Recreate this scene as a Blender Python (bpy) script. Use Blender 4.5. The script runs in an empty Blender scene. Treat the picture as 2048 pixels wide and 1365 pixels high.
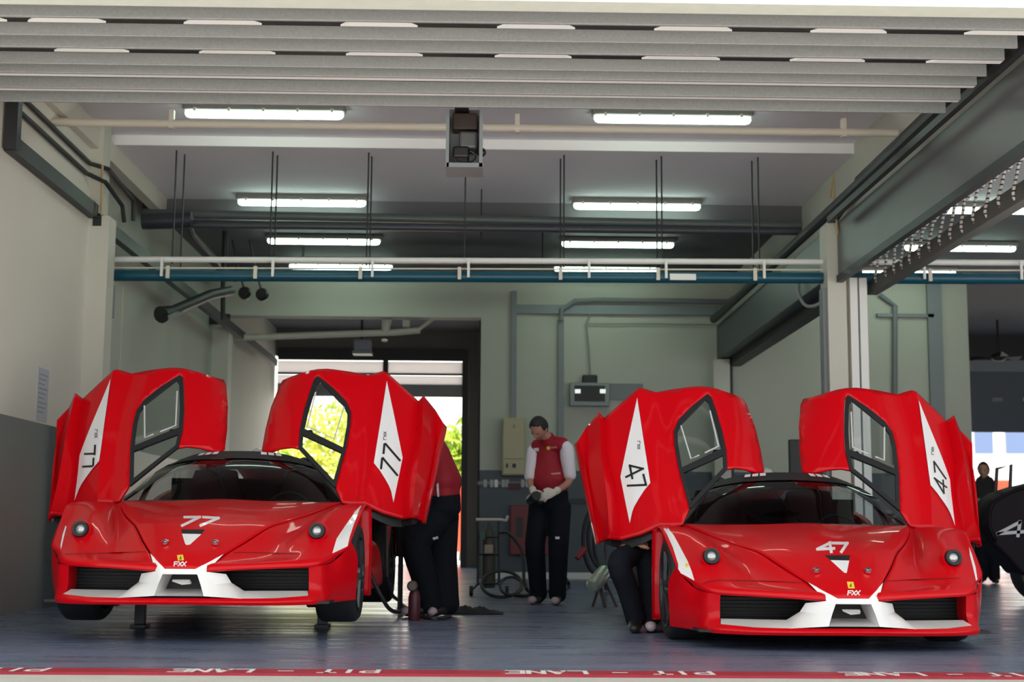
import bpy, bmesh, math, random
from mathutils import Vector, Matrix
from mathutils.bvhtree import BVHTree
from mathutils.geometry import delaunay_2d_cdt
random.seed(7)
SC = bpy.context.scene
COL = SC.collection
V = Vector
# ------------------------------------------------------------------ camera
W, H, F = 2048, 1365, 2844.0
CAMZ = 0.67
PITCH = math.atan((1062 - 682.5) / F)
YAW = math.radians(1.07)
ROLL = 0.007
cam_data = bpy.data.cameras.new('camera'); cam_data.sensor_width = 36.0; cam_data.lens = F * 36.0 / W
cam_data.clip_end = 500
cam = bpy.data.objects.new('camera', cam_data); COL.objects.link(cam); SC.camera = cam
RM = Matrix.Rotation(-YAW, 3, 'Z') @ Matrix.Rotation(math.pi / 2 + PITCH, 3, 'X') @ Matrix.Rotation(ROLL, 3, 'Z')
cam.location = (0, 0, CAMZ); cam.rotation_euler = RM.to_euler()
cam_data.dof.use_dof = True; cam_data.dof.focus_distance = 8.7; cam_data.dof.aperture_fstop = 3.2
CO = V((0, 0, CAMZ))
def ray(px, py):
    return (RM @ V(((px - W / 2) / F, -(py - H / 2) / F, -1))).normalized()
def at(px, py, Y):
    d = ray(px, py); return CO + d * (Y / d.y)
def atx(px, py, X):
    d = ray(px, py); return CO + d * (X / d.x)
def onz(px, py, z=0.0):
    d = ray(px, py); return CO + d * ((z - CAMZ) / d.z)
# ------------------------------------------------------------------ materials
MATS = {}
def mat(name, col, rough=0.5, metal=0.0, coat=0.0, noise=0.0, nscale=8.0, bump=0.0, bscale=40.0, spec=0.5, coord='Object'):
    if name in MATS: return MATS[name]
    m = bpy.data.materials.new(name); m.use_nodes = True
    nt = m.node_tree; b = nt.nodes['Principled BSDF']
    b.inputs['Base Color'].default_value = (*col, 1); b.inputs['Roughness'].default_value = rough
    b.inputs['Metallic'].default_value = metal; b.inputs['Coat Weight'].default_value = coat
    b.inputs['Coat Roughness'].default_value = 0.03
    b.inputs['Specular IOR Level'].default_value = spec
    tc = nt.nodes.new('ShaderNodeTexCoord')
    if noise:
        n = nt.nodes.new('ShaderNodeTexNoise'); n.inputs['Scale'].default_value = nscale; n.inputs['Detail'].default_value = 6
        r = nt.nodes.new('ShaderNodeMapRange'); r.inputs[3].default_value = 1 - noise; r.inputs[4].default_value = 1 + noise
        mx = nt.nodes.new('ShaderNodeVectorMath'); mx.operation = 'SCALE'; mx.inputs[0].default_value = col
        nt.links.new(tc.outputs[coord], n.inputs['Vector']); nt.links.new(n.outputs['Fac'], r.inputs[0])
        nt.links.new(r.outputs[0], mx.inputs['Scale']); nt.links.new(mx.outputs[0], b.inputs['Base Color'])
    if bump:
        n2 = nt.nodes.new('ShaderNodeTexNoise'); n2.inputs['Scale'].default_value = bscale; n2.inputs['Detail'].default_value = 4
        bp = nt.nodes.new('ShaderNodeBump'); bp.inputs['Strength'].default_value = bump; bp.inputs['Distance'].default_value = 0.01
        nt.links.new(tc.outputs[coord], n2.inputs['Vector']); nt.links.new(n2.outputs['Fac'], bp.inputs['Height'])
        nt.links.new(bp.outputs[0], b.inputs['Normal'])
    MATS[name] = m; return m
def emit(name, col, s):
    if name in MATS: return MATS[name]
    m = bpy.data.materials.new(name); m.use_nodes = True; b = m.node_tree.nodes['Principled BSDF']
    b.inputs['Base Color'].default_value = (*col, 1)
    b.inputs['Emission Color'].default_value = (*col, 1); b.inputs['Emission Strength'].default_value = s
    MATS[name] = m; return m
# ------------------------------------------------------------------ mesh builder
class MB:
    def __init__(s): s.bm = bmesh.new()
    def box(s, x0, x1, y0, y1, z0, z1):
        v = [s.bm.verts.new(p) for p in ((x0,y0,z0),(x1,y0,z0),(x1,y1,z0),(x0,y1,z0),(x0,y0,z1),(x1,y0,z1),(x1,y1,z1),(x0,y1,z1))]
        for f in ((0,3,2,1),(4,5,6,7),(0,1,5,4),(1,2,6,5),(2,3,7,6),(3,0,4,7)): s.bm.faces.new([v[i] for i in f])
        return s
    def tube(s, pts, r, n=10, cap=True):
        pts = [V(p) for p in pts]; rs = r if isinstance(r, (list, tuple)) else [r] * len(pts)
        rings = []; up = None
        for i, p in enumerate(pts):
            t = (pts[min(i+1, len(pts)-1)] - pts[max(i-1, 0)]).normalized()
            if up is None:
                up = V((0,0,1)) if abs(t.z) < .9 else V((1,0,0))
            a = t.cross(up).normalized(); up = a.cross(t).normalized()
            rings.append([s.bm.verts.new(p + (a*math.cos(2*math.pi*k/n) + up*math.sin(2*math.pi*k/n))*rs[i]) for k in range(n)])
        for a, b in zip(rings, rings[1:]):
            for k in range(n): s.bm.faces.new((a[k], a[(k+1)%n], b[(k+1)%n], b[k]))
        if cap:
            s.bm.faces.new(rings[0][::-1]); s.bm.faces.new(rings[-1])
        return s
    def ball(s, c, r, sx=1, sy=1, sz=1, u=16, v=10):
        bmesh.ops.create_uvsphere(s.bm, u_segments=u, v_segments=v, radius=1,
            matrix=Matrix.Translation(V(c)) @ Matrix.Diagonal((r*sx, r*sy, r*sz, 1)))
        return s
    def prism(s, pts, d):          # polygon of 3D points pushed along vector d
        d = V(d); a = [s.bm.verts.new(V(p)) for p in pts]; b = [s.bm.verts.new(V(p) + d) for p in pts]
        n = len(a); s.bm.faces.new(a); s.bm.faces.new(b[::-1])
        for i in range(n): s.bm.faces.new((a[(i+1)%n], a[i], b[i], b[(i+1)%n]))
        return s
    def lathe(s, prof, M=None, n=32):   # prof = [(r, h)] about local Z
        M = M or Matrix.Identity(4); rings = []
        for r, h in prof:
            rings.append([s.bm.verts.new(M @ V((r*math.cos(2*math.pi*k/n), r*math.sin(2*math.pi*k/n), h))) for k in range(n)])
        for a, b in zip(rings, rings[1:]):
            for k in range(n): s.bm.faces.new((a[k], a[(k+1)%n], b[(k+1)%n], b[k]))
        return s
    def grid(s, rows):
        vs = [[s.bm.verts.new(p) for p in r] for r in rows]
        for a, b in zip(vs, vs[1:]):
            for k in range(len(a)-1): s.bm.faces.new((a[k], a[k+1], b[k+1], b[k]))
        return s
    def build(s, name, m, parent=None, smooth=False, bevel=0.0, org=None, solid=0.0, recalc=True, angle=40, subsurf=0):
        bm = s.bm
        if recalc: bmesh.ops.recalc_face_normals(bm, faces=bm.faces)
        if org is None and parent is not None and not getattr(s, 'local', False): org = WORLD.get(parent.name, V((0,0,0)))
        if org is None:
            org = V((0,0,0))
            if parent is None and len(bm.verts):
                xs = [v.co for v in bm.verts]
                org = V(((min(v.x for v in xs)+max(v.x for v in xs))/2, (min(v.y for v in xs)+max(v.y for v in xs))/2, min(v.z for v in xs)))
        for v in bm.verts: v.co -= org
        me = bpy.data.meshes.new(name); bm.to_mesh(me); bm.free()
        me.materials.append(m)
        for p in me.polygons: p.use_smooth = smooth
        o = bpy.data.objects.new(name, me); COL.objects.link(o)
        if parent is None: o.location = org
        else: o.parent = parent
        WORLD[o.name] = org
        if smooth and angle < 180:
            try: me.set_sharp_from_angle(angle=math.radians(angle))
            except Exception: pass
        if solid:
            md = o.modifiers.new('s', 'SOLIDIFY'); md.thickness = solid; md.offset = -1
        if bevel:
            md = o.modifiers.new('b', 'BEVEL'); md.width = bevel; md.segments = 2; md.limit_method = 'ANGLE'
        if subsurf:
            md = o.modifiers.new('u', 'SUBSURF'); md.levels = md.render_levels = subsurf
        return o
WORLD = {}
def lmb():
    m = MB(); m.local = True; return m
def tag(o, label=None, cat=None, group=None, kind=None):
    if label: o['label'] = label
    if cat: o['category'] = cat
    if group: o['group'] = group
    if kind: o['kind'] = kind
    return o
def thing(name, loc, label, cat, group=None):
    o = bpy.data.objects.new(name, None); COL.objects.link(o); o.location = loc; o.empty_display_size = .1
    WORLD[o.name] = V(loc); return tag(o, label, cat, group)
def struct(o, label=None, cat=None): return tag(o, label, cat, kind='structure')
def copy_tree(o, parent=None):
    c = o.copy(); COL.objects.link(c)
    if parent is not None: c.parent = parent
    WORLD[c.name] = WORLD.get(o.name, V((0,0,0)))
    for ch in list(o.children): copy_tree(ch, c)
    return c
def crom(P, n):
    P = [V(p) for p in P]
    if len(P) == 2: return [P[0].lerp(P[1], i/(n-1)) for i in range(n)]
    L = [0]
    for a, b in zip(P, P[1:]): L.append(L[-1] + max((b-a).length, 1e-6))
    out = []
    for i in range(n):
        t = L[-1]*i/(n-1); k = 0
        while k < len(P)-2 and t > L[k+1]: k += 1
        u = (t-L[k])/(L[k+1]-L[k])
        p1, p2 = P[k], P[k+1]; h = L[k+1]-L[k]
        m1 = (p2-P[k-1])/(L[k+1]-L[k-1])*h if k > 0 else (p2-p1)
        m2 = (P[k+2]-p1)/(L[k+2]-L[k])*h if k+2 < len(P) else (p2-p1)
        u2, u3 = u*u, u*u*u
        out.append(p1*(2*u3-3*u2+1) + m1*(u3-2*u2+u) + p2*(-2*u3+3*u2) + m2*(u3-u2))
    return out
def loft(rows, nu=24, nv=24):      # rows of key points -> dense grid of points
    R = [crom(r, nu) for r in rows]
    cols = [crom([R[k][i] for k in range(len(R))], nv) for i in range(nu)]
    return [[cols[i][j] for i in range(nu)] for j in range(nv)]
def skinbody(name, verts, edges, m, parent=None, root=0, sub=2, org=None, smooth=True):
    """continuous body grown from a skeleton: verts = [(x,y,z,r) or (x,y,z,rx,ry)]"""
    me = bpy.data.meshes.new(name)
    o0 = WORLD.get(parent.name, V((0,0,0))) if parent is not None else V((0,0,0))
    if org is not None: o0 = V(org)
    me.from_pydata([V(v[:3]) - o0 for v in verts], edges, [])
    o = bpy.data.objects.new(name, me); COL.objects.link(o)
    if parent is not None: o.parent = parent
    me.materials.append(m)
    md = o.modifiers.new('skin', 'SKIN'); md.use_smooth_shade = True; md.branch_smoothing = 0.6
    for i, v in enumerate(verts):
        sv = me.skin_vertices[0].data[i]; sv.radius = (v[3], v[4] if len(v) > 4 else v[3]); sv.use_root = (i == root)
    if sub:
        ms = o.modifiers.new('sub', 'SUBSURF'); ms.levels = ms.render_levels = sub
    WORLD[o.name] = o0
    return o
# ------------------------------------------------------------------ room
XL, XLR, XR, ZC1, ZC2 = -3.79, -4.0, 3.69, 4.56, 4.47
YB, YF = 21.0, 27.0
def wallmat(name, up, low, zsplit=1.55, noise=.05):
    m = mat(name, up, .75, noise=noise, nscale=1.3, bump=.05, bscale=60)
    nt = m.node_tree; b = nt.nodes['Principled BSDF']
    g = nt.nodes.new('ShaderNodeNewGeometry'); sx = nt.nodes.new('ShaderNodeSeparateXYZ')
    st = nt.nodes.new('ShaderNodeMath'); st.operation = 'LESS_THAN'; st.inputs[1].default_value = zsplit
    nt.links.new(g.outputs['Position'], sx.inputs[0]); nt.links.new(sx.outputs['Z'], st.inputs[0])
    mx = nt.nodes.new('ShaderNodeMix'); mx.data_type = 'RGBA'
    src = b.inputs['Base Color'].links[0].from_socket
    nt.links.new(st.outputs[0], mx.inputs[0]); nt.links.new(src, mx.inputs[6]); mx.inputs[7].default_value = (*low, 1)
    nt.links.new(mx.outputs[2], b.inputs['Base Color'])
    rr = nt.nodes.new('ShaderNodeMapRange'); rr.inputs[3].default_value = .75; rr.inputs[4].default_value = .4
    nt.links.new(st.outputs[0], rr.inputs[0]); nt.links.new(rr.outputs[0], b.inputs['Roughness'])
    return m
M_WALL = wallmat('cream_wall_grey_dado', (.72, .70, .62), (.05, .07, .09))
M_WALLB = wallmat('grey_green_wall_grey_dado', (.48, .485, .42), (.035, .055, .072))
M_CREAM = mat('cream_paint', (.58, .57, .50), .6, noise=.04, nscale=2)
M_CREAMP = mat('cream_pipe_paint', (.68, .63, .54), .45)
M_WHITE = mat('white_paint', (.8, .8, .78), .45)
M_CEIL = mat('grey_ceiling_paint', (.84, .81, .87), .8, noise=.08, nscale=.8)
M_CEILD = mat('shaded_ceiling_grey', (.15, .145, .16), .8, noise=.08, nscale=.8)  # ceiling grey darkened: the weaker light at the rear is put into the colour
M_GALV = mat('galvanised_steel', (.27, .27, .27), .5, metal=.15, noise=.22, nscale=55, bump=.08, bscale=90)
M_GALVW = mat('bright_steel_edge', (.8, .8, .8), .4)
M_DKM = mat('dark_grey_metal', (.022, .024, .027), .5)
M_BOX = mat('shutter_box_grey', (.12, .122, .128), .45, noise=.12, nscale=1.5)
M_GREY = mat('grey_conduit', (.2, .22, .23), .5)
M_BLACK = mat('black_plastic', (.012, .012, .014), .45)
M_RUB = mat('black_rubber', (.015, .015, .017), .6)
M_BLUE = mat('blue_pipe_paint', (.007, .08, .125), .35)
M_TUBE = emit('fluorescent_tube', (.74, 1.0, .82), 11.0)
FZ = -.025
M_CLEAR = mat('clear_cover', (.8, .9, .85), .3)
def flo():
    m = mat('blue_grey_floor_paint', (.145, .175, .26), .3, noise=.2, spec=.35, nscale=1.6)
    nt = m.node_tree; b = nt.nodes['Principled BSDF']; tc = nt.nodes.new('ShaderNodeTexCoord')
    mp = nt.nodes.new('ShaderNodeMapping'); mp.inputs['Scale'].default_value = (.5, 4.5, 1)
    n = nt.nodes.new('ShaderNodeTexNoise'); n.inputs['Scale'].default_value = 2.2; n.inputs['Detail'].default_value = 8
    r = nt.nodes.new('ShaderNodeMapRange'); r.inputs[1].default_value = .3; r.inputs[2].default_value = .7
    r.inputs[3].default_value = .2; r.inputs[4].default_value = .42
    nt.links.new(tc.outputs['Object'], mp.inputs[0]); nt.links.new(mp.outputs[0], n.inputs['Vector'])
    nt.links.new(n.outputs['Fac'], r.inputs[0]); nt.links.new(r.outputs[0], b.inputs['Roughness'])
    bp = nt.nodes.new('ShaderNodeBump'); bp.inputs['Strength'].default_value = .04; bp.inputs['Distance'].default_value = .02
    nt.links.new(n.outputs['Fac'], bp.inputs['Height']); nt.links.new(bp.outputs[0], b.inputs['Normal'])
    return m
M_FLOOR = flo()
M_APRON = mat('pit_lane_concrete', (.52, .52, .49), .7, noise=.15, nscale=6, bump=.2, bscale=50)
M_YARD = mat('yard_concrete', (.55, .54, .5), .8, noise=.1, nscale=2)
Y0 = 7.27
struct(MB().box(-14, 16, Y0, YF + .3, -.2, FZ).build('floor', M_FLOOR), 'blue grey painted garage floor with glossy patches', 'floor')
struct(MB().box(-40, 40, -25, Y0 - .20, -.2, FZ - .012).build('floor', M_APRON), 'pale concrete apron in front of the red line', 'floor')
struct(MB().box(-40, 40, YF + .3, 70, -.2, FZ - .004).build('floor', M_YARD), 'sunlit yard seen through the open rear door', 'floor')
# red line with the words read from inside the garage
M_LINE = mat('red_line_paint', (.34, .012, .03), .5, noise=.3, nscale=14)
M_LTXT = mat('worn_white_paint', (.75, .72, .74), .6, noise=.2, nscale=30)
line = thing('floor_marking', (0, Y0 - .1, FZ), 'red stripe across the floor edge reading PIT - LANE', 'floor marking')
MB().box(-14, 16, Y0 - .20, Y0, -.2, FZ + .002).build('stripe', M_LINE, line)
GL = {  # glyphs on a 4 x 6 cell as stroke polylines
 'P': [[(0,0),(0,6),(3.2,6),(4,5.2),(4,3.6),(3.2,2.8),(0,2.8)]], 'I': [[(2,0),(2,6)]], 'T': [[(0,6),(4,6)],[(2,0),(2,6)]],
 'L': [[(0,6),(0,0),(4,0)]], 'A': [[(0,0),(2,6),(4,0)],[(.8,2.2),(3.2,2.2)]], 'N': [[(0,0),(0,6),(4,0),(4,6)]],
 'E': [[(4,6),(0,6),(0,0),(4,0)],[(0,3),(3,3)]], '-': [[(.6,3),(3.4,3)]], ' ': [],
 '7': [[(0,6),(4,6),(1.5,0)]], '4': [[(3,0),(3,6),(0,2),(4.2,2)]], 'F': [[(0,0),(0,6),(4,6)],[(0,3),(3,3)]], 'X': [[(0,0),(4,6)],[(0,6),(4,0)]]}
def stroke_quads(pl, w):
    out = []
    for (a, b) in zip(pl, pl[1:]):
        a, b = V((*a, 0)), V((*b, 0)); d = (b - a).normalized(); n = V((-d.y, d.x, 0)) * w / 2
        e = d * w / 2
        out.append([(p.x, p.y) for p in (a - e - n, b + e - n, b + e + n, a - e + n)])
    return out
def word(mb, s, org, ux, uy, w=.9, adv=5.6, up=V((0,0,.0012))):
    x = 0
    for ch in s:
        for pl in GL[ch]:
            for i, q in enumerate(stroke_quads(pl, w)):
                vs = [mb.bm.verts.new(V(org) + V(ux)*(x + p[0]) + V(uy)*p[1] + up*(1 + .1*i)) for p in q]
                mb.bm.faces.new(vs)
        x += adv if ch != 'I' else adv
    return x
tx = MB()
for cx in (552, 1220, 1890, -115):
    p = at(cx, 1340, Y0 - .1)
    word(tx, 'PIT - LANE', (p.x + .50, Y0 - .03, FZ + .002), (-.0185, 0, 0), (0, -.024, 0), w=1.35)
tx.build('lettering', M_LTXT, line)
# walls
struct(MB().box(XL - .3, XL, 7.8, 13.35, FZ, ZC1).build('wall_left', M_WALL), 'cream left wall with dark grey lower band', 'wall')
struct(MB().box(XL - .5, XLR, 13.6, YF, FZ, ZC1).build('wall_left', M_WALLB), 'recessed left wall behind the column', 'wall')
struct(MB().box(XL - .3, -3.595, 13.35, 13.6, FZ, 3.62).box(XL - .3, -3.68, 13.34, 13.6, 3.62, ZC1).build('trim_1', M_CREAM), 'cream column at the left wall', 'column')
struct(MB().box(XLR - .1, -3.76, 20.7, 21.02, FZ, 3.6).build('trim_2', M_CREAM), 'narrow pilaster at the left end of the rear wall', 'pilaster')
OX0, OX1, OZ = -3.85, -.07, 3.82
struct(MB().box(OX1, 7.24, YB, YB + .3, FZ, ZC1).box(XLR, OX1, YB, YB + .3, OZ, ZC1).build('wall_back', M_WALLB), 'cream rear wall with dark grey lower band and open passage', 'wall')
struct(MB().box(-.02, 7.24, YB - .02, YB, FZ, .07).build('baseboard_back', mat('pale_skirting', (.6,.6,.6), .5)), 'pale skirting at the foot of the rear wall', 'baseboard')
struct(MB().box(-.07, .2, YB + .3, YF, FZ, ZC1).build('wall_passage', M_CREAM), 'passage wall beside the rear opening', 'wall')
M_BRN = mat('brown_grey_wall', (.17, .155, .145), .8)
struct(MB().box(XLR, .2, YF, YF + .2, 3.95, 5).box(-.32, .2, YF, YF + .2, FZ, 3.95).build('wall_rear', M_BRN), 'dark wall over the rear roller door', 'wall')
struct(MB().box(7.24, 16, YF, YF + .2, 2.63, 5).box(.2, 7.3, YF, YF + .2, FZ, 5).build('wall_far', mat('blue_grey_panel', (.1, .115, .14), .6)), 'far wall of the neighbouring garage', 'wall')
struct(MB().box(7.1, 7.24, YB + .3, YF, FZ, ZC1).build('wall_partition', M_WALL), 'wall dividing the two rear passages', 'wall')
struct(MB().box(15.7, 16, 7.8, YF, FZ, ZC1).build('wall_right', M_WALL), 'far right wall of the neighbouring garage', 'wall')
struct(MB().box(-14, XL - .3, 7.6, 7.8, FZ, 6).build('wall_front', M_CREAM), 'front pier left of the garage opening', 'wall')
# ceiling in two levels with a step
struct(MB().box(-5, 16, 7.8, 13.9, ZC1, ZC1 + .25).build('ceiling', M_CEIL), 'grey front ceiling bay', 'ceiling')
struct(MB().box(-5, 16, 13.9, 16.3, ZC2, ZC1 + .25).build('ceiling', M_CEIL), 'grey middle ceiling bay behind the bright step', 'ceiling')
struct(MB().box(-5, 16, 16.3, YF + .2, ZC2, ZC1 + .25).build('ceiling', M_CEILD), 'rear ceiling with its shade put into the colour', 'ceiling')
struct(MB().box(XLR, XR, 13.87, 13.9, ZC2 - .012, ZC1).build('trim_3', mat('lit_white_paint', (.9, .88, .9), .5)), 'white step across the ceiling', 'trim')  # white step, made brighter to carry the strong outside light in its colour
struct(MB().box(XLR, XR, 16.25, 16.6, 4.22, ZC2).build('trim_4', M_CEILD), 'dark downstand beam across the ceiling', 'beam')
struct(MB().box(-14, 16, 7.62, 7.78, at(1348, 6, 7.62).z, 6.5).build('wall_lintel', mat('pale_concrete', (.6,.62,.56), .7, noise=.1, nscale=9)), 'pale concrete lintel over the garage opening', 'lintel')
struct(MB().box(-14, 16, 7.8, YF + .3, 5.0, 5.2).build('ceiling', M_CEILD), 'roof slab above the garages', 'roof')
# left top trim and right beam over the partition
struct(MB().box(XL - .05, XL + .07, 7.9, 16.24, 4.27, ZC2).build('trim_5', M_CREAMP), 'cream cornice in the corner of left wall and ceiling', 'trim')
struct(MB().box(XR, 4.1, 7.8, YB, 3.66, ZC1).build('trim_6', M_CREAM), 'cream beam above the partition shutters', 'beam')
# right column with guide channels
c = MB(); c.box(3.4, 3.585, 13.9, 14.2, FZ, 3.75); c.build('trim_7', M_CREAM); struct(bpy.data.objects['trim_7'], 'cream column between the two garages', 'column')
struct(MB().box(3.585, 3.63, 14.0, 14.2, FZ, 3.66).build('trim_8', mat('tan_gap', (.42,.38,.3), .7)), 'tan strip in the column between the garages', 'trim')
struct(MB().box(3.63, 3.705, 13.93, 14.15, FZ, 3.2).box(3.725, 3.80, 13.93, 14.15, FZ, 3.2).build('trim_9', M_WHITE), 'white twin guide channels on the column', 'trim')
struct(MB().box(3.36, 3.6, 20.75, 21, FZ, 3.2).build('trim_10', M_CREAM), 'pilaster on the rear wall by the partition shutter', 'pilaster')
struct(MB().box(3.6, 3.66, 20.85, 21, FZ, 3.2).build('trim_11', M_DKM), 'dark shutter guide on the rear pilaster', 'trim')
struct(MB().box(3.36, 3.42, 13.95, 14.1, FZ, 3.1).build('trim_12', M_GREY), 'grey conduit beside the column', 'trim')
# partition shutter boxes
b1 = thing('shutter_box', (3.5, 10.9, 3.2), 'long grey shutter panel in front of the right column', 'shutter box', 'partition shutter boxes')
MB().box(3.5, 3.56, 8.0, 13.88, 3.21, 3.75).build('housing', M_BOX, b1, bevel=.01)
MB().box(3.485, 3.545, 8.0, 13.88, 3.14, 3.21).build('bottom_rail', M_DKM, b1)
b2 = thing('shutter_box', (3.5, 17.5, 3.2), 'dark roller shutter box between right column and rear wall', 'shutter box', 'partition shutter boxes')
MB().box(3.45, 3.85, 14.25, 20.98, 3.22, 3.73).build('housing', mat('shutter_box_dark', (.085,.095,.10), .45), b2, bevel=.01)
MB().box(3.62, 3.8, 14.25, 20.98, 3.12, 3.22).build('bottom_rail', M_DKM, b2)
tag(MB().tube([(3.42, 8.3, 3.87), (3.40, 13.2, 3.83), (3.36, 20.7, 3.78)], .055, 10).build('overhead_pipe', M_DKM), 'dark pipe running along the top of the right shutter boxes', 'pipe')
tag(MB().tube([(3.64, 9.3, 4.15), (3.64, 13.6, 4.13), (3.64, 13.75, 4.0), (3.62, 14.6, 3.85)], .022, 8).build('conduit', M_DKM), 'thin dark conduit high on the right beam', 'conduit')
# hanging lower bar with cable loops
bar = thing('cable_rail', (3.95, 11, 3.0), 'low grey rail hung with white cable loops right of the shutter box', 'cable rail')
MB().box(3.89, 3.99, 8.0, 14.25, 3.08, 3.22).build('rail', mat('olive_grey_metal', (.12,.12,.11), .5), bar)
LT = [(2060,300),(2037,314),(2009,333),(1982,350),(1954,369),(1928,385),(1909,402),(1888,415),(1867,430),(1847,444),(1824,463),(1805,475),(1788,483),(1772,498),(1757,511)]
LB = [(2052,380),(2026,390),(1996,402),(1970,424),(1945,435),(1922,455),(1899,468),(1878,480),(1857,492),(1837,506),(1818,518),(1802,528),(1787,538),(1770,545),(1750,556)]
M_LOOP = mat('white_cable_sheath', (.62,.6,.57), .5)
nt = M_LOOP.node_tree; wv = nt.nodes.new('ShaderNodeTexWave'); wv.bands_direction = 'Z'; wv.inputs['Scale'].default_value = 9; wv.inputs['Distortion'].default_value = .5
tc = nt.nodes.new('ShaderNodeTexCoord'); nt.links.new(tc.outputs['Object'], wv.inputs['Vector']); cr = nt.nodes.new('ShaderNodeValToRGB')
cr.color_ramp.elements[0].position = .22; cr.color_ramp.elements[0].color = (.05,.05,.05,1); cr.color_ramp.elements[1].position = .3; cr.color_ramp.elements[1].color = (.65,.63,.6,1)
nt.links.new(wv.outputs['Fac'], cr.inputs[0]); nt.links.new(cr.outputs[0], nt.nodes['Principled BSDF'].inputs['Base Color'])
for (tx_, ty_), (bx_, by_) in zip(LT, LB):
    a = atx(tx_, ty_, 3.88); b = atx(bx_, by_, 3.875)
    MB().tube(crom([(3.80, a.y + .02, 3.30), a, a.lerp(b, .5) + V((.0, -.03, .02)), b, (3.90, b.y + .02, b.z - .04)], 12), .013, 8).build('cable_loop', M_LOOP, bar, smooth=True)
# left rails
rl = thing('door_track', (XL + .06, 17, 3.7), 'dark door track running along the left wall', 'door track')
MB().box(XL + .01, XL + .09, 10.9, 13.34, 3.59, 3.72).box(XLR + .25, XLR + .33, 13.34, 25.0, 3.52, 3.64).build('track', M_DKM, rl)
MB().box(XL + .02, XL + .12, 10.85, 10.95, 3.6, 4.1).build('hanger', M_DKM, rl)
MB().box(XLR, XLR + .3, 20.4, 20.46, 3.6, 3.75).build('hanger', M_DKM, rl)
tag(MB().tube([(XL+.03, 9, 3.99), (XL+.03, 13.1, 3.97), (XL+.15, 13.32, 3.94), (XL+.22, 13.7, 3.8), (XL+.22, 13.8, 3.66)], .022, 8).build('conduit', M_DKM), 'lower thin conduit along the left wall bending down behind the column', 'conduit')
tag(MB().tube([(XL+.03, 9, 4.13), (XL+.03, 13.2, 4.09), (XL+.15, 13.4, 4.09), (XL+.1, 14.6, 4.06), (XL+.1, 14.62, 3.85)], .022, 8).build('conduit', M_DKM), 'upper thin conduit along the left wall under the corner pipe', 'conduit')
for i, (px_, lab) in enumerate(((217, 'cream pipe drop on the left wall next to the column'), (243, 'cream pipe drop on the left wall further from the column'))):
    q = at(px_, 600, 4.0 * F / (970 - px_) - .1)
    tag(MB().tube([(q.x, q.y, FZ), (q.x, q.y, 3.3)], .02, 8).build('wall_pipe', M_CREAMP), lab, 'pipe', 'pipe drops on the left wall')
tag(MB().box(-3.99, -3.9, 14.6, 14.85, 2.85, 3.2).build('junction_box', M_GREY, bevel=.01), 'grey junction box beside the left column under the blue pipe', 'junction box')
# sectional front door raised overhead: fins and slotted white lips
sh = thing('overhead_door', (0, 9, 3.63), 'galvanised slatted garage door raised flat under the lintel', 'garage door')
Z0 = 3.63; XA = -3.7; XB = onz(1896.6, 222, Z0).x
fy = lambda py: onz(1348, py, Z0).y
FIN = [fy(p) for p in (27, 52, 88, 112, 145, 163, 193, 220)]
for i, y in enumerate(FIN):
    MB().box(XA, XB, y - .012, y + .012, Z0, Z0 + .082).build('slat', M_GALV, sh, bevel=.004)
for (y0, y1, xs) in ((fy(53), fy(62), [(-20,70),(180,385),(495,702),(810,1018),(1128,1335),(1445,1650),(1757,1960)]), (fy(113), fy(120), [(-40,124),(230,416),(525,712),(822,1012),(1122,1308),(1421,1606),(1713,1880)])):
    strip = MB(); yy = 57 if y0 < fy(80) else 108
    edges = [XA]
    quads = []
    cur0 = cur1 = XA
    for (l, r) in xs:
        a = at(l, yy, y0).x; b = at(r, yy, y0).x; s_ = .07
        quads.append((cur0, a, cur1, a + s_)); cur0, cur1 = b, b - s_
    quads.append((cur0, XB, cur1, XB))
    for (x00, x01, x10, x11) in quads:
        if x01 - x00 < .02: continue
        strip.prism([(x00, y0, Z0 + .002), (x01, y0, Z0 + .002), (x11, y1, Z0 + .002), (x10, y1, Z0 + .002)], (0, 0, .012))
    strip.build('slotted_lip', M_GALVW, sh)
for (y0, y1) in ((fy(164), fy(169)), (fy(194), fy(198))):
    MB().box(XA, XB, y0, y1, Z0 + .002, Z0 + .014).build('lip', M_GALVW, sh)
MB().box(XA, XB, FIN[0], FIN[-1] + .05, Z0 + .2, Z0 + .22).build('dark_void_sheet', M_DKM, sh)  # dark sheet added above the slots to show as the shaded void
MB().box(XB + .06, XB + .11, 7.9, 13.5, 3.66, 3.72).build('side_track', M_DKM, sh)
# door operator under the slats
op = thing('door_motor', (-.13, 10.6, 3.4), 'black door motor unit hanging below the slats at the centre', 'door motor')
def pbox(mb, x0, y0, x1, y1, Ya, Yb):
    a = at(x0, y1, Ya); b = at(x1, y0, Ya); return mb.box(a.x, b.x, Ya, Yb, a.z, b.z)
pbox(MB(), 893, 220, 966, 332, 10.5, 10.53).build('back_plate', mat('galv_plate', (.33,.34,.35), .4, metal=.6), op)
fr = MB(); pbox(fr, 891, 218, 899, 334, 10.2, 10.5); pbox(fr, 958, 218, 966, 334, 10.2, 10.5); pbox(fr, 893, 326, 966, 334, 10.2, 10.5); fr.build('frame', M_GREY, op)
pbox(MB(), 918, 262, 955, 296, 10.3, 10.49).build('motor', mat('grey_motor', (.12,.12,.12), .5, metal=.4), op, bevel=.02)
pbox(MB(), 905, 292, 938, 314, 10.28, 10.49).build('gearbox', M_BLACK, op, bevel=.015)
pbox(MB(), 905, 226, 955, 258, 10.35, 10.49).build('spring_pack', mat('brown_wiring', (.05,.03,.025), .6), op, bevel=.01)
q0 = at(930, 300, 10.25)
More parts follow.
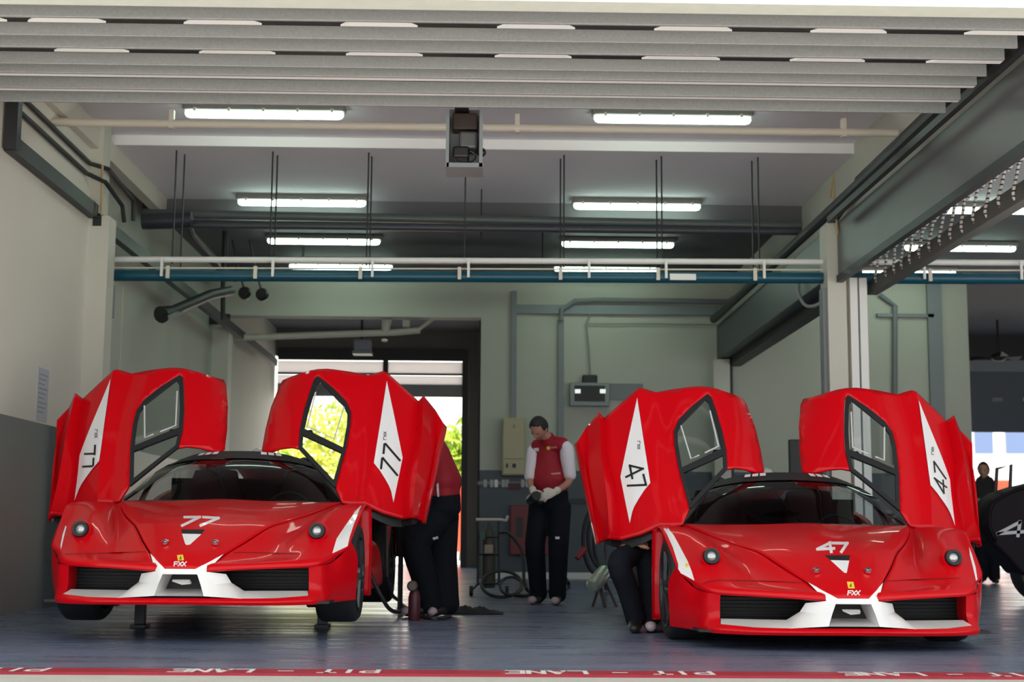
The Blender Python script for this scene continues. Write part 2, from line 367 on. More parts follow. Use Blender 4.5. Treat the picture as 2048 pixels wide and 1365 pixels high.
MB().tube([q0 + V((.08*math.cos(t*.35), 0, -.05 + .05*math.sin(t*.35))) for t in range(-8, 4)], .008, 6).build('cable', M_BLACK, op)
MB().ball(at(963, 305, 10.3), .035).build('roller', M_BLACK, op, smooth=True)
pbox(MB(), 908, 189, 937, 196, 10.05, 10.5).build('hanger', M_DKM, op)
# ------------------------------------------------------------------ pipes, trays, rods
cp = thing('ceiling_pipe', (0, 12.1, 4.15), 'cream pipe crossing the bay below the front lamps', 'pipe')
pa, pb = at(75, 244, 12.1), at(1795, 266, 12.1)
MB().tube([pa, pb], .036, 12).build('pipe', M_CREAMP, cp, smooth=True)
for x in (341, 1030, 1686):
    p = pa.lerp(pb, (x - 75) / 1720); MB().box(p.x - .02, p.x + .02, 12.07, 12.13, p.z - .045, p.z + .12).build('bracket', M_CREAMP, cp)
for (Yt, ya, yb, r, col, nm, lab) in ((15.5, 430, 447, .05, (.09,.11,.11), 'service_pipe', 'upper dark green grey pipe across the ceiling'), (15.4, 452, 462, .04, (.055,.06,.075), 'service_pipe', 'lower dark pipe across the ceiling')):
    a = at(285, ya - 3, Yt); b = at(1603, yb + (5 if Yt > 15.45 else 2), Yt)
    tag(MB().tube([a, b], r, 10).build(nm, mat('pipe_%d' % ya, col, .4), smooth=True), lab, 'pipe', 'dark service pipes under the ceiling')
tag(MB().tube([at(285, 443, 15.2), at(384, 440, 15.2)], .09, 14).build('pipe_end', mat('dark_blue_pipe', (.03,.035,.05), .4), smooth=True), 'thick dark pipe stub below the ceiling by the left wall', 'pipe')
tag(MB().tube([at(375, 440, 15.2), at(385, 470, 15.6), at(470, 560, 20.3)], .035, 8).build('sloping_pipe', M_DKM, smooth=True), 'dark pipe running back from the thick pipe stub', 'pipe')
# cable tray further back
tag(MB().box(-3.2, 3.1, 18.9, 19.2, 4.28, 4.32).box(-2.5, -2.47, 19.0, 19.03, 4.3, ZC2).box(2.4, 2.43, 19.0, 19.03, 4.3, ZC2).build('cable_tray', M_DKM), 'dark cable tray below the rear ceiling', 'cable tray')
# white, beige and blue pipes hung on rods
YP = 14.0
def hpipe(name, x0, y0, x1, y1, Yp, r, m, lab):
    return tag(MB().tube([at(x0, y0, Yp), at(x1, y1, Yp)], r, 14).build(name, m, smooth=True), lab, 'pipe', 'pipes across the garage')
ext = 2600
hpipe('white_pipe', 190, 519, ext, 528 , YP + .1, .03, M_WHITE, 'white pipe above the blue pipe across the garage')
hpipe('beige_pipe', 190, 536, ext, 543, YP + .1, .009, M_CREAMP, 'thin beige pipe between the white and blue pipes')
bp = thing('blue_pipe', at(970, 556, YP + .1), 'thick blue pipe crossing the garage with pale brackets', 'pipe')
MB().tube([at(190, 551, YP + .1), at(ext, 560, YP + .1)], .058, 16).build('pipe', M_BLUE, bp, smooth=True)
for x in (324, 546, 745, 937, 1178, 1332, 1528, 1848, 2042):
    p = at(x, 536 + (x-1000)*.004, YP + .03); MB().box(p.x - .013, p.x + .013, p.y - .02, p.y + .0, p.z - .1, p.z + .09).build('clamp', M_WHITE, bp)
for x in (336, 511, 721, 919, 1121, 1316, 1510, 1860):
    p = at(x, 546 + (x-1000)*.004, YP + .02); MB().box(p.x - .018, p.x + .018, p.y - .02, p.y + .0, p.z - .07, p.z + .055).build('bracket', M_CREAMP, bp)
pl = MB(); pbox(pl, 1340, 548, 1392, 560, YP + .02, YP + .04); pl.build('sticker', M_WHITE, bp)
RODS = [(352,.1,336),(368,.25,350),(545,.1,334),(554,.25,348),(737,.1,334),(743,.25,348),(931,.1,338),(963,1.6,398),(1121,.25,352),(1128,.1,338),(1313,.25,355),(1323,.1,342),(1504,.25,362),(1516,.1,346),(455,3.2,458),(1085,3.2,462)]
for i, (x, dy, yt) in enumerate(RODS):
    yy = YP + dy; t = at(x, yt, yy); zb = 3.3 if dy < 1 else 3.9
    side = 'left' if x < 970 else 'right'
    o = MB().tube([(t.x, yy, zb), (t.x, yy, ZC2)], .009, 6).build('hanger_rod', M_DKM)
    tag(o, 'thin threaded rod hanging from the ceiling to the pipes', 'hanger rod', 'threaded hanger rods')
# ------------------------------------------------------------------ fluorescent fittings
def lamp(px0, px1, py, Yl, z=None, lab=''):
    a = at(px0, py, Yl); b = at(px1, py + (px1 - px0) * .01, Yl); c = (a + b) / 2; L = 1.5
    ztop = ZC1 if Yl < 13.9 else ZC2
    zc = ztop - .085
    t = thing('fluorescent_lamp', (c.x, Yl, zc), lab, 'lamp', 'fluorescent ceiling lamps')
    MB().box(c.x - L/2, c.x + L/2, Yl - .075, Yl + .075, zc + .02, ztop).build('housing', mat('lamp_housing', (.22,.22,.21), .5), t, bevel=.02)
    MB().tube([(c.x - L/2 + .02, Yl, zc), (c.x - L/2 + .035, Yl, zc), (c.x - L/2 + .07, Yl, zc), (c.x + L/2 - .07, Yl, zc), (c.x + L/2 - .035, Yl, zc), (c.x + L/2 - .02, Yl, zc)], [.012, .034, .044, .044, .034, .012], 16).build('diffuser', M_TUBE, t, smooth=True)
    for k in range(5):
        x = c.x - L/2 + .12 + k * (L - .24) / 4
        MB().box(x - .012, x + .012, Yl - .085, Yl - .07, zc + .0, zc + .035).build('clip', M_CREAMP, t)
    return t
for (a, b, y, Yl, lab) in ((362,695,236,12.8,'front left fluorescent lamp above the cream pipe'), (1180,1510,244,12.8,'front right fluorescent lamp above the cream pipe'),
    (470,738,398,16.0,'left fluorescent lamp of the second row'), (1140,1408,406,16.0,'right fluorescent lamp of the second row'),
    (530,765,481,18.2,'left fluorescent lamp of the third row'), (1118,1353,489,18.2,'right fluorescent lamp of the third row'),
    (580,783,541,20.0,'left fluorescent lamp close behind the blue pipe'), (1110,1312,548,20.0,'right fluorescent lamp close behind the blue pipe'),
    (1845,1995,485,18.2,'fluorescent lamp in the neighbouring garage, third row'), (1930,2090,410,16.0,'fluorescent lamp in the neighbouring garage seen through the cable loops'), (1740,1880,550,20.0,'fluorescent lamp in the neighbouring garage behind the cable rail')):
    lamp(a, b, y, Yl, lab=lab)
# ------------------------------------------------------------------ the race cars (local frame: x right, y back from the nose, z up)
REF = V((2.175, 8.45, 0))
def P(px, py, ly): return at(px, py, REF.y + ly) - REF
def C(py, ly):                      # point on the car's centre plane seen at image height py
    x = 1700.0
    for _ in range(6):
        q = P(x, py, ly); x -= q.x / (P(x + 1, py, ly).x - q.x)
    q = P(x, py, ly); return V((0, ly, q.z))
def mir(p): return V((-p[0], p[1], p[2]))
def paint(name, col, rough=.35, coat=1.0):
    m = mat(name, col, rough, coat=coat); return m
M_RED = mat('red_car_paint', (.57, .001, .006), .40, coat=.3, spec=.12)
M_WPAINT = paint('white_car_paint', (.80, .80, .78), .35)
M_CARB = mat('black_carbon', (.012, .013, .015), .3, coat=.4)
M_MATT = mat('matt_black', (.008, .009, .011), .6)
M_INT = mat('dark_cockpit', (.02, .02, .024), .7)
M_SEAT = mat('red_seat_cloth', (.05, .004, .008), .8)
M_CHROME = mat('chrome', (.7, .7, .72), .15, metal=1)
M_RIM = mat('dark_rim', (.06, .065, .07), .35, metal=.6)
M_YEL = mat('yellow_badge', (.8, .6, .05), .4)
M_DECW = mat('white_decal', (.8, .8, .8), .35, coat=.5)
M_DECB = mat('black_decal', (.012, .015, .013), .4)
def glassmat(name, tint, refl=.06):
    if name in MATS: return MATS[name]
    m = bpy.data.materials.new(name); m.use_nodes = True; nt = m.node_tree; nt.nodes.clear()
    o = nt.nodes.new('ShaderNodeOutputMaterial'); mx = nt.nodes.new('ShaderNodeMixShader')
    t = nt.nodes.new('ShaderNodeBsdfTransparent'); t.inputs[0].default_value = (*tint, 1)
    g = nt.nodes.new('ShaderNodeBsdfGlossy'); g.inputs['Roughness'].default_value = .02
    lw = nt.nodes.new('ShaderNodeFresnel'); lw.inputs[0].default_value = 1.5
    nt.links.new(lw.outputs[0], mx.inputs[0]); nt.links.new(t.outputs[0], mx.inputs[1]); nt.links.new(g.outputs[0], mx.inputs[2])
    nt.links.new(mx.outputs[0], o.inputs[0]); MATS[name] = m; return m
M_SHIELD = glassmat('tinted_windshield', (.42, .5, .5))
M_PANE = glassmat('clear_side_window', (.78, .84, .82))
def inside(p, poly):
    x, y = p; c = False; n = len(poly)
    for i in range(n):
        x1, y1 = poly[i][:2]; x2, y2 = poly[(i+1) % n][:2]
        if (y1 > y) != (y2 > y) and x < (x2-x1)*(y-y1)/(y2-y1) + x1: c = not c
    return c
def dens(poly, step, closed=True):
    out = []; n = len(poly)
    for i in range(n if closed else n-1):
        a, b = V(poly[i][:2]), V(poly[(i+1) % n][:2]); k = max(1, int((b-a).length/step + .5))
        out += [a.lerp(b, j/k) for j in range(k)]
    if not closed: out.append(V(poly[-1][:2]))
    return out
def tri2d(outline, holes=(), lines=(), step=9.0):
    pts, edges = [], []
    for poly in [outline] + list(holes):
        d = dens(poly, step); b = len(pts); pts += d; edges += [(b+i, b+(i+1) % len(d)) for i in range(len(d))]
    for ln in lines:
        d = [p for p in dens(ln, step, False) if inside(p, outline) and not any(inside(p, h) for h in holes)]
        b = len(pts); pts += d
        edges += [(b+i, b+i+1) for i in range(len(d)-1) if (d[i]-d[i+1]).length < step*2]
    xs = [p[0] for p in outline]; ys = [p[1] for p in outline]
    fixed = list(pts)
    y = min(ys)
    while y < max(ys):
        x = min(xs)
        while x < max(xs):
            p = V((x, y))
            if inside(p, outline) and not any(inside(p, h) for h in holes) and min((p-q).length for q in fixed) > step*.55: pts.append(p)
            x += step
        y += step
    vs, es, fs, _, _, _ = delaunay_2d_cdt([V(p) for p in pts], edges, [], 0, 1e-5)
    fs = [f for f in fs if inside(sum((vs[i] for i in f), V((0,0)))/len(f), outline) and not any(inside(sum((vs[i] for i in f), V((0,0)))/len(f), h) for h in holes)]
    return vs, fs
def patch(outline, depth, holes=(), lines=(), step=9.0, flip=False, off=0.0):
    vs, fs = tri2d(outline, holes, lines, step); mb = lmb(); bv = {}
    for f in fs:
        for i in f:
            if i not in bv:
                ly = depth(vs[i].x, vs[i].y); q = P(vs[i].x, vs[i].y, ly)
                if off:
                    eye = CO - REF; q = q + (eye - q).normalized()*off
                bv[i] = mb.bm.verts.new(mir(q) if flip else q)
        mb.bm.faces.new([bv[i] for i in f])
    return mb
# ---- door depth columns (image polylines of the right-hand door of the white 47 car, distance behind the nose)
DC = [([(1148.7,889.5),(1168,984),(1191,1090)],1.88), ([(1157,880),(1177,960),(1197,1087)],1.78), ([(1172.4,854.6),(1173,934),(1203,1082)],1.80),
      ([(1198.5,824.7),(1202,900),(1215,1009),(1219,1077)],1.60), ([(1208.5,836),(1215,909),(1233,984),(1241,1080)],1.68), ([(1243,806),(1256,930),(1280,1070)],1.575),
      ([(1274.4,778.7),(1300.6,966.6),(1322,1052)],1.49), ([(1312,785),(1316,884),(1334,985),(1345,1047)],1.51), ([(1360,776),(1352,860),(1362,943),(1379,1015),(1385,1047)],1.47),
      ([(1416,772),(1440,861),(1449,905),(1453,945),(1450,1047)],1.48), ([(1470,790),(1490,870),(1500,946),(1500,1047)],1.57), ([(1486,797.5),(1510,854),(1521.5,900.6),(1528.6,945),(1530,1047)],1.68)]
DC = [([(q.x, q.y) for q in crom([(x, y, 0) for x, y in pl], 37)], d) for pl, d in DC]
def xat(pl, y):
    if y <= pl[0][1]: a, b = pl[0], pl[1]
    elif y >= pl[-1][1]: a, b = pl[-2], pl[-1]
    else:
        k = next(i for i in range(len(pl)-1) if pl[i+1][1] >= y); a, b = pl[k], pl[k+1]
    return a[0] + (b[0]-a[0])*(y-a[1])/(b[1]-a[1])
def door_depth0(x, y):
    xs = [xat(c[0], y) for c in DC]; L = [c[1] for c in DC]
    for i in range(1, len(xs)): xs[i] = max(xs[i], xs[i-1] + .5)
    k = 0
    while k < len(xs)-2 and x > xs[k+1]: k += 1
    u = (x-xs[k])/(xs[k+1]-xs[k]); u = max(-.5, min(1.5, u))
    d = L[k] + (L[k+1]-L[k])*u
    if k >= 6 and 0 <= u <= 1:
        h = xs[k+1]-xs[k]
        m1 = (L[k+1]-L[k-1])/(xs[k+1]-xs[k-1])*h if k > 6 else L[k+1]-L[k]
        m2 = (L[k+2]-L[k])/(xs[k+2]-xs[k])*h if k+2 < len(L) else L[k+1]-L[k]
        d = L[k]*(2*u**3-3*u*u+1)+m1*(u**3-2*u*u+u)+L[k+1]*(-2*u**3+3*u*u)+m2*(u**3-u*u)
    return d + .58*(1046-y)/268
def door_depth(x, y): return door_depth0(x, y)
D_FRAME_R = [(1454.8,939),(1452.4,900.6),(1444,861),(1431,818),(1423,795),(1416,788)]
D_FRAME_L = [(1385,812),(1357.5,839.7),(1348,861),(1349,891),(1358.7,942.8),(1378.6,1014)]
D_RIDGE = [(x, y) for x, y in DC[6][0]]
D_OUT = [(1274.4,778.7),(1282,776),(1296,780),(1311.8,785),(1345,779),(1379,774.5),(1397,773),(1415,774),(1432.5,777.6),(1452,784),(1470,790.5),(1486,797.5),(1493,809),(1510,854),(1521.5,900.6),(1528.6,943),(1526,946),(1512,946),(1493,939),(1470,936)] + D_FRAME_R + D_FRAME_L + [(1376,1024),(1364.5,1050),(1340,1056)] + D_RIDGE[:0:-1]
D_FO = list(reversed(D_FRAME_R)) + [(1381,1018)] + list(reversed(D_FRAME_L))
D_P1 = [(1412,799),(1419,806),(1436,862),(1444,897),(1364,935),(1356,888),(1355,865),(1363,848)]
D_P2 = [(1446.6,911),(1448,934),(1383,1003),(1367,946)]
D_ROUND = [(1274.4,796),(1287,880),(1300.6,966.6),(1288,982),(1277,999),(1269,1013),(1264.5,1024),(1259.5,1047.5),(1250,1001),(1240.8,954),(1257,876)]
def poly_ring(rows, m=None): pass

E_L = [P(1675.4,1197,.0), P(1645,1181,.08), P(1615.7,1165,.18), P(1567,1135,.37), P(1520,1105,.58), P(1480,1091,.77), P(1442.6,1079,.97), P(1405,1064,1.2), P(1366,1048.5,1.5)]
C_L = [C(1197,.0), C(1186,.04), C(1170,.10), C(1146,.22), C(1111,.40), C(1094,.52), C(1070,.8), C(1046.5,1.24)]
def mid_row(a, b, t, lift=0.0, n=9):
    A, B = crom(a, n), crom(b, n); return [A[i].lerp(B[i], t) + V((0,0,lift*math.sin(math.pi*i/(n-1)))) for i in range(n)]
HOOD = [E_L, mid_row(E_L, C_L, .35, .012), mid_row(E_L, C_L, .7, .008), C_L, [mir(p) for p in mid_row(E_L, C_L, .7, .008)], [mir(p) for p in mid_row(E_L, C_L, .35, .012)], [mir(p) for p in E_L]]
def lipfront(px, py, ly): return [P(px, py, ly), P(px, py-6, ly-.012), P(px, py-11, ly+.012)]
R1 = lipfront(1652,1202,.02) + [P(1632,1180,.12)] + [p + V((-.004,.0,-.008)) for p in E_L[2:]]
R2 = lipfront(1578,1197,.07) + [V((-.46,.25,.345)), V((-.535,.52,.445)), V((-.60,.75,.51)), V((-.69,1.05,.60)), V((-.80,1.45,.705))]
R3 = lipfront(1500,1193,.13) + [V((-.63,.32,.375)), V((-.665,.55,.495)), V((-.69,.8,.59)), V((-.75,1.1,.665)), V((-.835,1.45,.71))]
R4 = lipfront(1442,1190,.215) + [V((-.75,.35,.395)), V((-.755,.55,.520)), V((-.79,.8,.625)), V((-.85,1.05,.692)), V((-.89,1.45,.715))]
R5 = [P(1414,1186,.28), P(1413,1178,.28), P(1411,1168,.32), V((-.845,.42,.40)), V((-.88,.55,.475)), V((-.915,.8,.585)), V((-.95,1.05,.695)), V((-.955,1.45,.715))]
R6 = [P(1388,1176,.42), P(1386,1172,.43), P(1378,1164,.46), V((-.945,.50,.405)), V((-.965,.58,.455)), V((-.985,.78,.58)), V((-1.005,1.0,.69)), V((-1.0,1.45,.70))]
WING = [R1, R2, R3, R4, R5, R6]
K0 = [P(1441,1190,.225), P(1440,1205,.235), P(1440,1232,.235), P(1441,1254,.18)]
K0b = [p + V((0,.18,0)) for p in K0]
K1 = [P(1414,1186,.27), P(1412,1210,.28), P(1411,1235,.29), P(1411,1258,.26)]
K2 = [P(1388,1176,.42), P(1385,1205,.42), P(1383,1232,.44), P(1383,1255,.48)]
K3 = [V((-.945,.50,.405)), P(1358,1195,.56), P(1357,1230,.59), P(1358,1254,.64)]
K4 = [V((-.965,.58,.455)), P(1337,1165,.68), P(1338,1215,.70), P(1340,1252,.74)]
LIPT = [P(1341,1250,.73), P(1383,1252,.48), P(1412,1252,.26), P(1441,1249.5,.165), P(1508,1255.5,.065), P(1580,1257.5,.015), C(1258.4,-.01)]
LIPB = [P(1341,1254,.75), P(1383,1260,.5), P(1410,1265,.27), P(1440,1268,.15), P(1508,1271,.05), P(1580,1272,.0), C(1272.5,-.03)]
LIPM = [(a+b)/2 + V((0,-.02,0)) for a, b in zip(LIPT, LIPB)]
def full(row): return list(row) + [mir(p) for p in row[-2::-1]]
WS_B = [C(1046.5,1.25), V((-.30,1.28,.725)), V((-.57,1.37,.722)), V((-.79,1.53,.715))]
WS_T = [V((0,1.80,1.095)), V((-.16,1.81,1.092)), V((-.32,1.84,1.075)), V((-.47,1.92,1.035))]
def rimshape(mb, M, R=.255, n=5):
    mb.lathe([(R-.02,-.02),(R,0),(R,.03),(R-.015,.03),(R-.03,-.16)], M)
    for k in range(n):
        a = 2*math.pi*k/n
        for s in (-.13, .13):
            p0 = M @ V((.05*math.cos(a), .05*math.sin(a), .02)); p1 = M @ V(((R-.02)*math.cos(a+s), (R-.02)*math.sin(a+s), .015))
            mb.tube([p0, p1], .018, 6)
    mb.lathe([(0,.04),(.05,.035),(.06,0),(0,-.02)], M)
def bvh_of(objs):
    vs, fs = [], []
    bpy.context.view_layer.update()
    for o in objs:
        b = len(vs); vs += [o.matrix_world @ v.co for v in o.data.vertices]; fs += [[b+i for i in p.vertices] for p in o.data.polygons]
    return BVHTree.FromPolygons(vs, fs)
def decal(name, polys, bvh, m, parent, root, off=.004, step=4):
    mb = lmb(); n = 0
    for poly in polys:
        vs, fs = tri2d(poly, (), (), step); loc = []
        for v in vs:
            d = ray(v.x, v.y); h, nrm, _, dist = bvh.ray_cast(CO, d)
            loc.append(None if h is None else h - d*off)
        bv = {}
        for f in fs:
            if any(loc[i] is None for i in f): continue
            for i in f:
                if i not in bv: bv[i] = mb.bm.verts.new(root.matrix_world.inverted() @ loc[i])
            mb.bm.faces.new([bv[i] for i in f]); n += 1
    return mb.build(name, m, parent) if n else None
def strokes(lines, w):
    out = []
    for pl in lines:
        for q in stroke_quads(pl, w): out.append(q)
    return out
CARS = {}
PIN = P(1632.5,1142,.25) + V((0,-.008,.006))
def build_car(label, X0, Yn, dz, drop, redm=None, group='red race cars with open doors'):
    RED = redm or M_RED
    root = thing('race_car', (X0, Yn, dz), label, 'race car', group)
    parts = {}
    def G(rows, nu=20, nv=20): m = lmb(); m.grid(loft(rows, nu, nv)); return m
    parts['hood'] = G(HOOD, 26, 31).build('hood', RED, root, smooth=True, solid=.012, angle=180)
    for s in (1, -1):
        f = (lambda p: p) if s == 1 else mir
        rows = [[f(p) for p in r] for r in WING]
        parts['wing%d' % s] = G(rows, 30, 34).build('front_fender', RED, root, smooth=True, solid=.012, angle=180)
        m = lmb(); m.grid(loft([[f(p) for p in r] for r in (K0, K1, K2, K3, K4)], 14, 20)); m.grid(loft([[f(p) for p in r] for r in (K0b, K0)], 10, 4))
        parts['bump%d' % s] = m.build('bumper_corner', RED, root, smooth=True, angle=50)
        # white nose trim: arm, pillar, shelf
        a, b, c_ = P(1615.7,1165,.17), P(1675.4,1198,-.004), P(1653,1203,.015)
        pts = {'a': a, 'b': b, 'c': c_, 'e': P(1671.4,1209,-.004), 'q': P(1664,1231,-.008), 'f': P(1657.6,1254,-.012), 'g': P(1611,1207,.10), 'h': P(1600,1224,.14), 'i': P(1573,1240.6,.19),
               'j': P(1441.6,1238,.27), 'k': P(1441.6,1249,.165), 'l': P(1508,1255.5,.062), 'n': P(1580,1258,.012), 'j2': P(1508,1239.5,.22), 'r': P(1640,1230,.03), 'mc': P(1645,1258.5,-.008)}
        m = lmb(); vv = {k: m.bm.verts.new(f(p)) for k, p in pts.items()}
        for fc in ('abc', 'ceb', 'ceqr', 'gcr', 'grh', 'hrni', 'rqf', 'rfn', 'inl', 'ilj2', 'j2lkj'):
            ks = {'ilj2': ('i','l','j2'), 'j2lkj': ('j2','l','k','j')}.get(fc, tuple(fc)); m.bm.faces.new([vv[k] for k in ks])
        vb = m.bm.verts.new(f(V((0, -.004, b.z)))); ve = m.bm.verts.new(f(V((0, -.006, P(1671.4,1209,-.004).z)))); m.bm.faces.new([vv['b'], vv['e'], ve, vb])
        vf = m.bm.verts.new(f(V((0, -.012, pts['f'].z)))); vi = m.bm.verts.new(f(V((0,.2,pts['f'].z+.035)))); vfi = m.bm.verts.new(f(V((pts['f'].x+.02,.2,pts['f'].z+.035))))
        m.bm.faces.new([vv['f'], vf, vi, vfi])                                     # duct floor
        vei = m.bm.verts.new(f(pts['e'] + V((.015,.2,0)))); m.bm.faces.new([vv['e'], vv['q'], vfi, vei]); m.bm.faces.new([vv['q'], vv['f'], vfi])
        m.build('nose_trim', M_WPAINT, root, smooth=True, angle=62)
        m = lmb(); x0, x1 = sorted((s*-.83, s*-.22)); m.box(x0, x1, .46, .48, .06, .36); m.box(x0, x1, .1, .48, .345, .35) if False else None
        for k in range(9): m.box(x0, x1, .40, .46, .115 + k*.022, .119 + k*.022)
        m.build('grille', M_MATT, root)
        # headlamp
        Lc = V((-.757*s, .47, .522)); Mx = Matrix.Translation(Lc) @ Matrix.Rotation(math.radians(78), 4, 'X')
        m = lmb(); m.lathe([(.030,.0),(.034,.012),(.049,.014),(.053,.0),(.056,-.06)], Mx); hl = m.build('headlamp', M_MATT, root, smooth=True)
        m = lmb(); m.lathe([(0,.014),(.012,.013),(.024,.008),(.032,.0),(.032,-.02)], Mx); m.build('lens', mat('lamp_lens', (.42,.44,.44), .12, metal=.6, noise=.25, nscale=60), hl, smooth=True)
        m = lmb(); m.lathe([(.056,-.004),(.062,-.012),(.070,-.05)], Mx); m.build('lamp_ring', RED, hl, smooth=True)
        # fender rear blade, sill, tub
        rows = [[f(V(p)) for p in r] for r in ([(-.80,1.46,.70),(-.80,1.46,.4),(-.80,1.46,.08)], [(-.93,1.44,.71),(-.94,1.42,.4),(-.93,1.43,.075)], [(-.995,1.47,.69),(-1.01,1.45,.4),(-1.0,1.46,.07)], [(-1.0,1.62,.66),(-.985,1.62,.38),(-1.0,1.62,.07)], [(-.97,1.75,.60),(-.93,1.78,.35),(-.95,1.8,.07)])]
        G(rows, 14, 18).build('fender_blade', RED, root, smooth=True, solid=.01)
        rows = [[f(V(p)) for p in r] for r in ([(-.72,1.7,.07),(-.72,2.4,.07),(-.72,3.0,.07)], [(-.95,1.78,.075),(-.92,2.4,.075),(-.94,3.0,.075)], [(-.93,1.78,.2),(-.86,2.4,.2),(-.95,3.0,.22)], [(-.86,1.78,.40),(-.78,2.4,.30),(-.9,3.0,.42)], [(-.70,1.7,.46),(-.66,2.4,.40),(-.7,3.0,.5)])]
        G(rows, 14, 16).build('sill', RED, root, smooth=True)
        m = lmb(); m.box(*sorted((s*-.86, s*-.60)), 1.5, 1.56, .38, .70); m.build('door_jamb', M_MATT, root)
        # rear fender and wheels
        rows = [[f(V(p)) for p in r] for r in ([(-.50,2.75,.86),(-.5,3.4,.84),(-.5,4.1,.80),(-.5,4.6,.74)], [(-.80,2.85,.80),(-.82,3.4,.87),(-.82,4.1,.83),(-.8,4.6,.74)], [(-.98,2.95,.62),(-1.0,3.4,.80),(-1.0,4.1,.76),(-.96,4.58,.66)], [(-1.0,2.98,.3),(-1.018,3.2,.70),(-1.018,4.05,.68),(-.97,4.58,.35)])]
        G(rows, 18, 18).build('rear_fender', RED, root, smooth=True, solid=.01)
        for (yw, r, wd, nm) in ((1.0, .33, .27, 'front'), (3.63, .35, .34, 'rear')):
            Mw = Matrix.Translation(V((s*-(.985 - wd/2) , yw, r - drop))) @ Matrix.Rotation(-s*math.pi/2, 4, 'Y')
            h = wd/2; m = lmb()
            m.lathe([(.255,-h+.01),(r-.03,-h),(r-.005,-h+.025),(r,-h+.05),(r,h-.05),(r-.005,h-.025),(r-.03,h),(.255,h-.01)], Mw, 40)
            ty = m.build('wheel', M_RUB, root, smooth=True, angle=60)
            m = lmb(); rimshape(m, Mw @ Matrix.Translation(V((0,0,h-.03)))); m.build('rim', M_RIM, ty)
        m = lmb(); Mw = Matrix.Translation(V((s*-.76,1.0,.28)))
        m.lathe([(.27,-.12),(.27,.0)], Mw @ Matrix.Rotation(-s*math.pi/2, 4, 'Y'), 24); m.build('wheel_housing', M_MATT, root)
        # A pillar
        m = lmb(); fl = [f(p) for p in WS_B]; ft = [f(p) for p in WS_T]
        m.grid(loft([[fl[3], ft[3]], [fl[3] + V((s*-.065,.03,-.01)), ft[3] + V((s*-.03,.03,-.01))], [fl[3] + V((s*-.055,.14,-.02)), ft[3] + V((s*-.02,.1,-.03))]], 8, 6)); m.build('windshield_pillar', M_CARB, root, smooth=True)
        # door
        fl_ = (s == -1)
        dm = patch(D_OUT, door_depth, (), (), 8, fl_)
        cols = []
        for (pl0, d0), (pl1, d1) in zip(DC[:6], DC[1:7]):
            for u in (0, .34, .67) + ((1,) if pl1 is DC[6][0] else ()):
                col = []
                for (x0, y0), (x1, y1) in zip(pl0, pl1):
                    x, y = x0 + (x1-x0)*u, y0 + (y1-y0)*u; q = P(x, y, d0 + (d1-d0)*u + .58*(1046-y)/268); col.append(mir(q) if fl_ else q)
                cols.append(col)
        dm.grid(cols); bmesh.ops.remove_doubles(dm.bm, verts=dm.bm.verts, dist=.002)
        door = dm.build('door', RED, root, smooth=True, solid=.02, angle=24)
        parts['door%d' % s] = door
        patch(D_FO, lambda x, y: door_depth(x, y) - .006, (D_P1, D_P2), (), 8, fl_).build('window_frame', M_MATT, door, solid=.02)
        for pp in (D_P1, D_P2): patch(pp, lambda x, y: door_depth(x, y) + .004, (), (), 14, fl_).build('window_pane', M_PANE, door, smooth=True)
        sl = [(1362,852),(1382,918),(1398,911)] ; sr = [(1410,906),(1437,893),(1420,822)]
        m = lmb()
        for pl in (sl, sr):
            m.tube([(mir if fl_ else (lambda p: p))(P(x, y, door_depth(x, y) - .006)) for x, y in pl], .006, 6)
        m.build('slider_frame', mat('pale_clear_plastic', (.55,.57,.57), .3), door)
        parts['round%d' % s] = patch(D_ROUND, door_depth, (), [c[0] for c in DC[3:7]], 8, fl_, off=.010).build('number_panel', M_DECW, door, smooth=True)
        patch([(1203,1079),(1219,1074),(1241,1077),(1276,1066),(1322,1048),(1320,1070),(1290,1086),(1262,1097),(1240,1097),(1212,1090)], lambda x, y: door_depth(x, min(y, 1070)) + .06, (), (), 10, fl_).build('inner_trim', M_MATT, door, solid=.02)
        m = lmb()
        a_, b_ = P(1245,1084,1.72), P(1322,1054,1.56); a_, b_ = f(a_), f(b_); m.tube([a_, b_ + V((0,.03,0))], .035, 8); m.tube([b_ + V((0,.05,0)), f(V((-.80,1.62,.62)))], .03, 8); m.build('hinge_arm', M_MATT, door)
        # lower stripe on the fender
        m = lmb()
    # lip, floor, duct, windshield, roof, cabin, engine cover
    m = lmb(); m.grid(loft([full(LIPT), full(LIPM), full(LIPB)], 60, 7)); m.grid(loft([full(LIPB[2:]), [p + V((-p.x*.14,.12,.004)) for p in full(LIPB[2:])]], 60, 3)); parts['lip'] = m.build('front_lip', RED, root, smooth=True)
    m = lmb(); m.box(-.88, .88, .2, 4.5, .075, .09); m.box(-.60, .60, .5, 1.3, .09, .36); m.box(-.66, .66, 1.3, 2.9, .09, .3); m.build('floor_tray', M_MATT, root)
    m = lmb(); m.box(-.2, .2, .2, .22, .08, .3); m.build('duct_back', M_MATT, root)
    m = lmb(); m.prism([(-.055,.03,.212),(.05,.03,.212),(.055,.06,.195),(.0,.06,.19)], (0,.02,.01)); m.build('tow_plate', M_WPAINT, root)
    wb = WS_B[::-1] + [mir(p) for p in WS_B[1:]]; wt = WS_T[::-1] + [mir(p) for p in WS_T[1:]]
    wm = [(a + b)/2 + V((0,-.04,.035)) for a, b in zip(wb, wt)]
    G([wb, wm, wt], 30, 16).build('windshield', M_SHIELD, root, smooth=True)
    gr = loft([wb, wm, wt], 30, 40)
    m = lmb(); m.grid([[p + V((0,-.006,.005)) for p in r] for r in gr[30:]]); m.build('sun_strip', M_MATT, root, smooth=True)
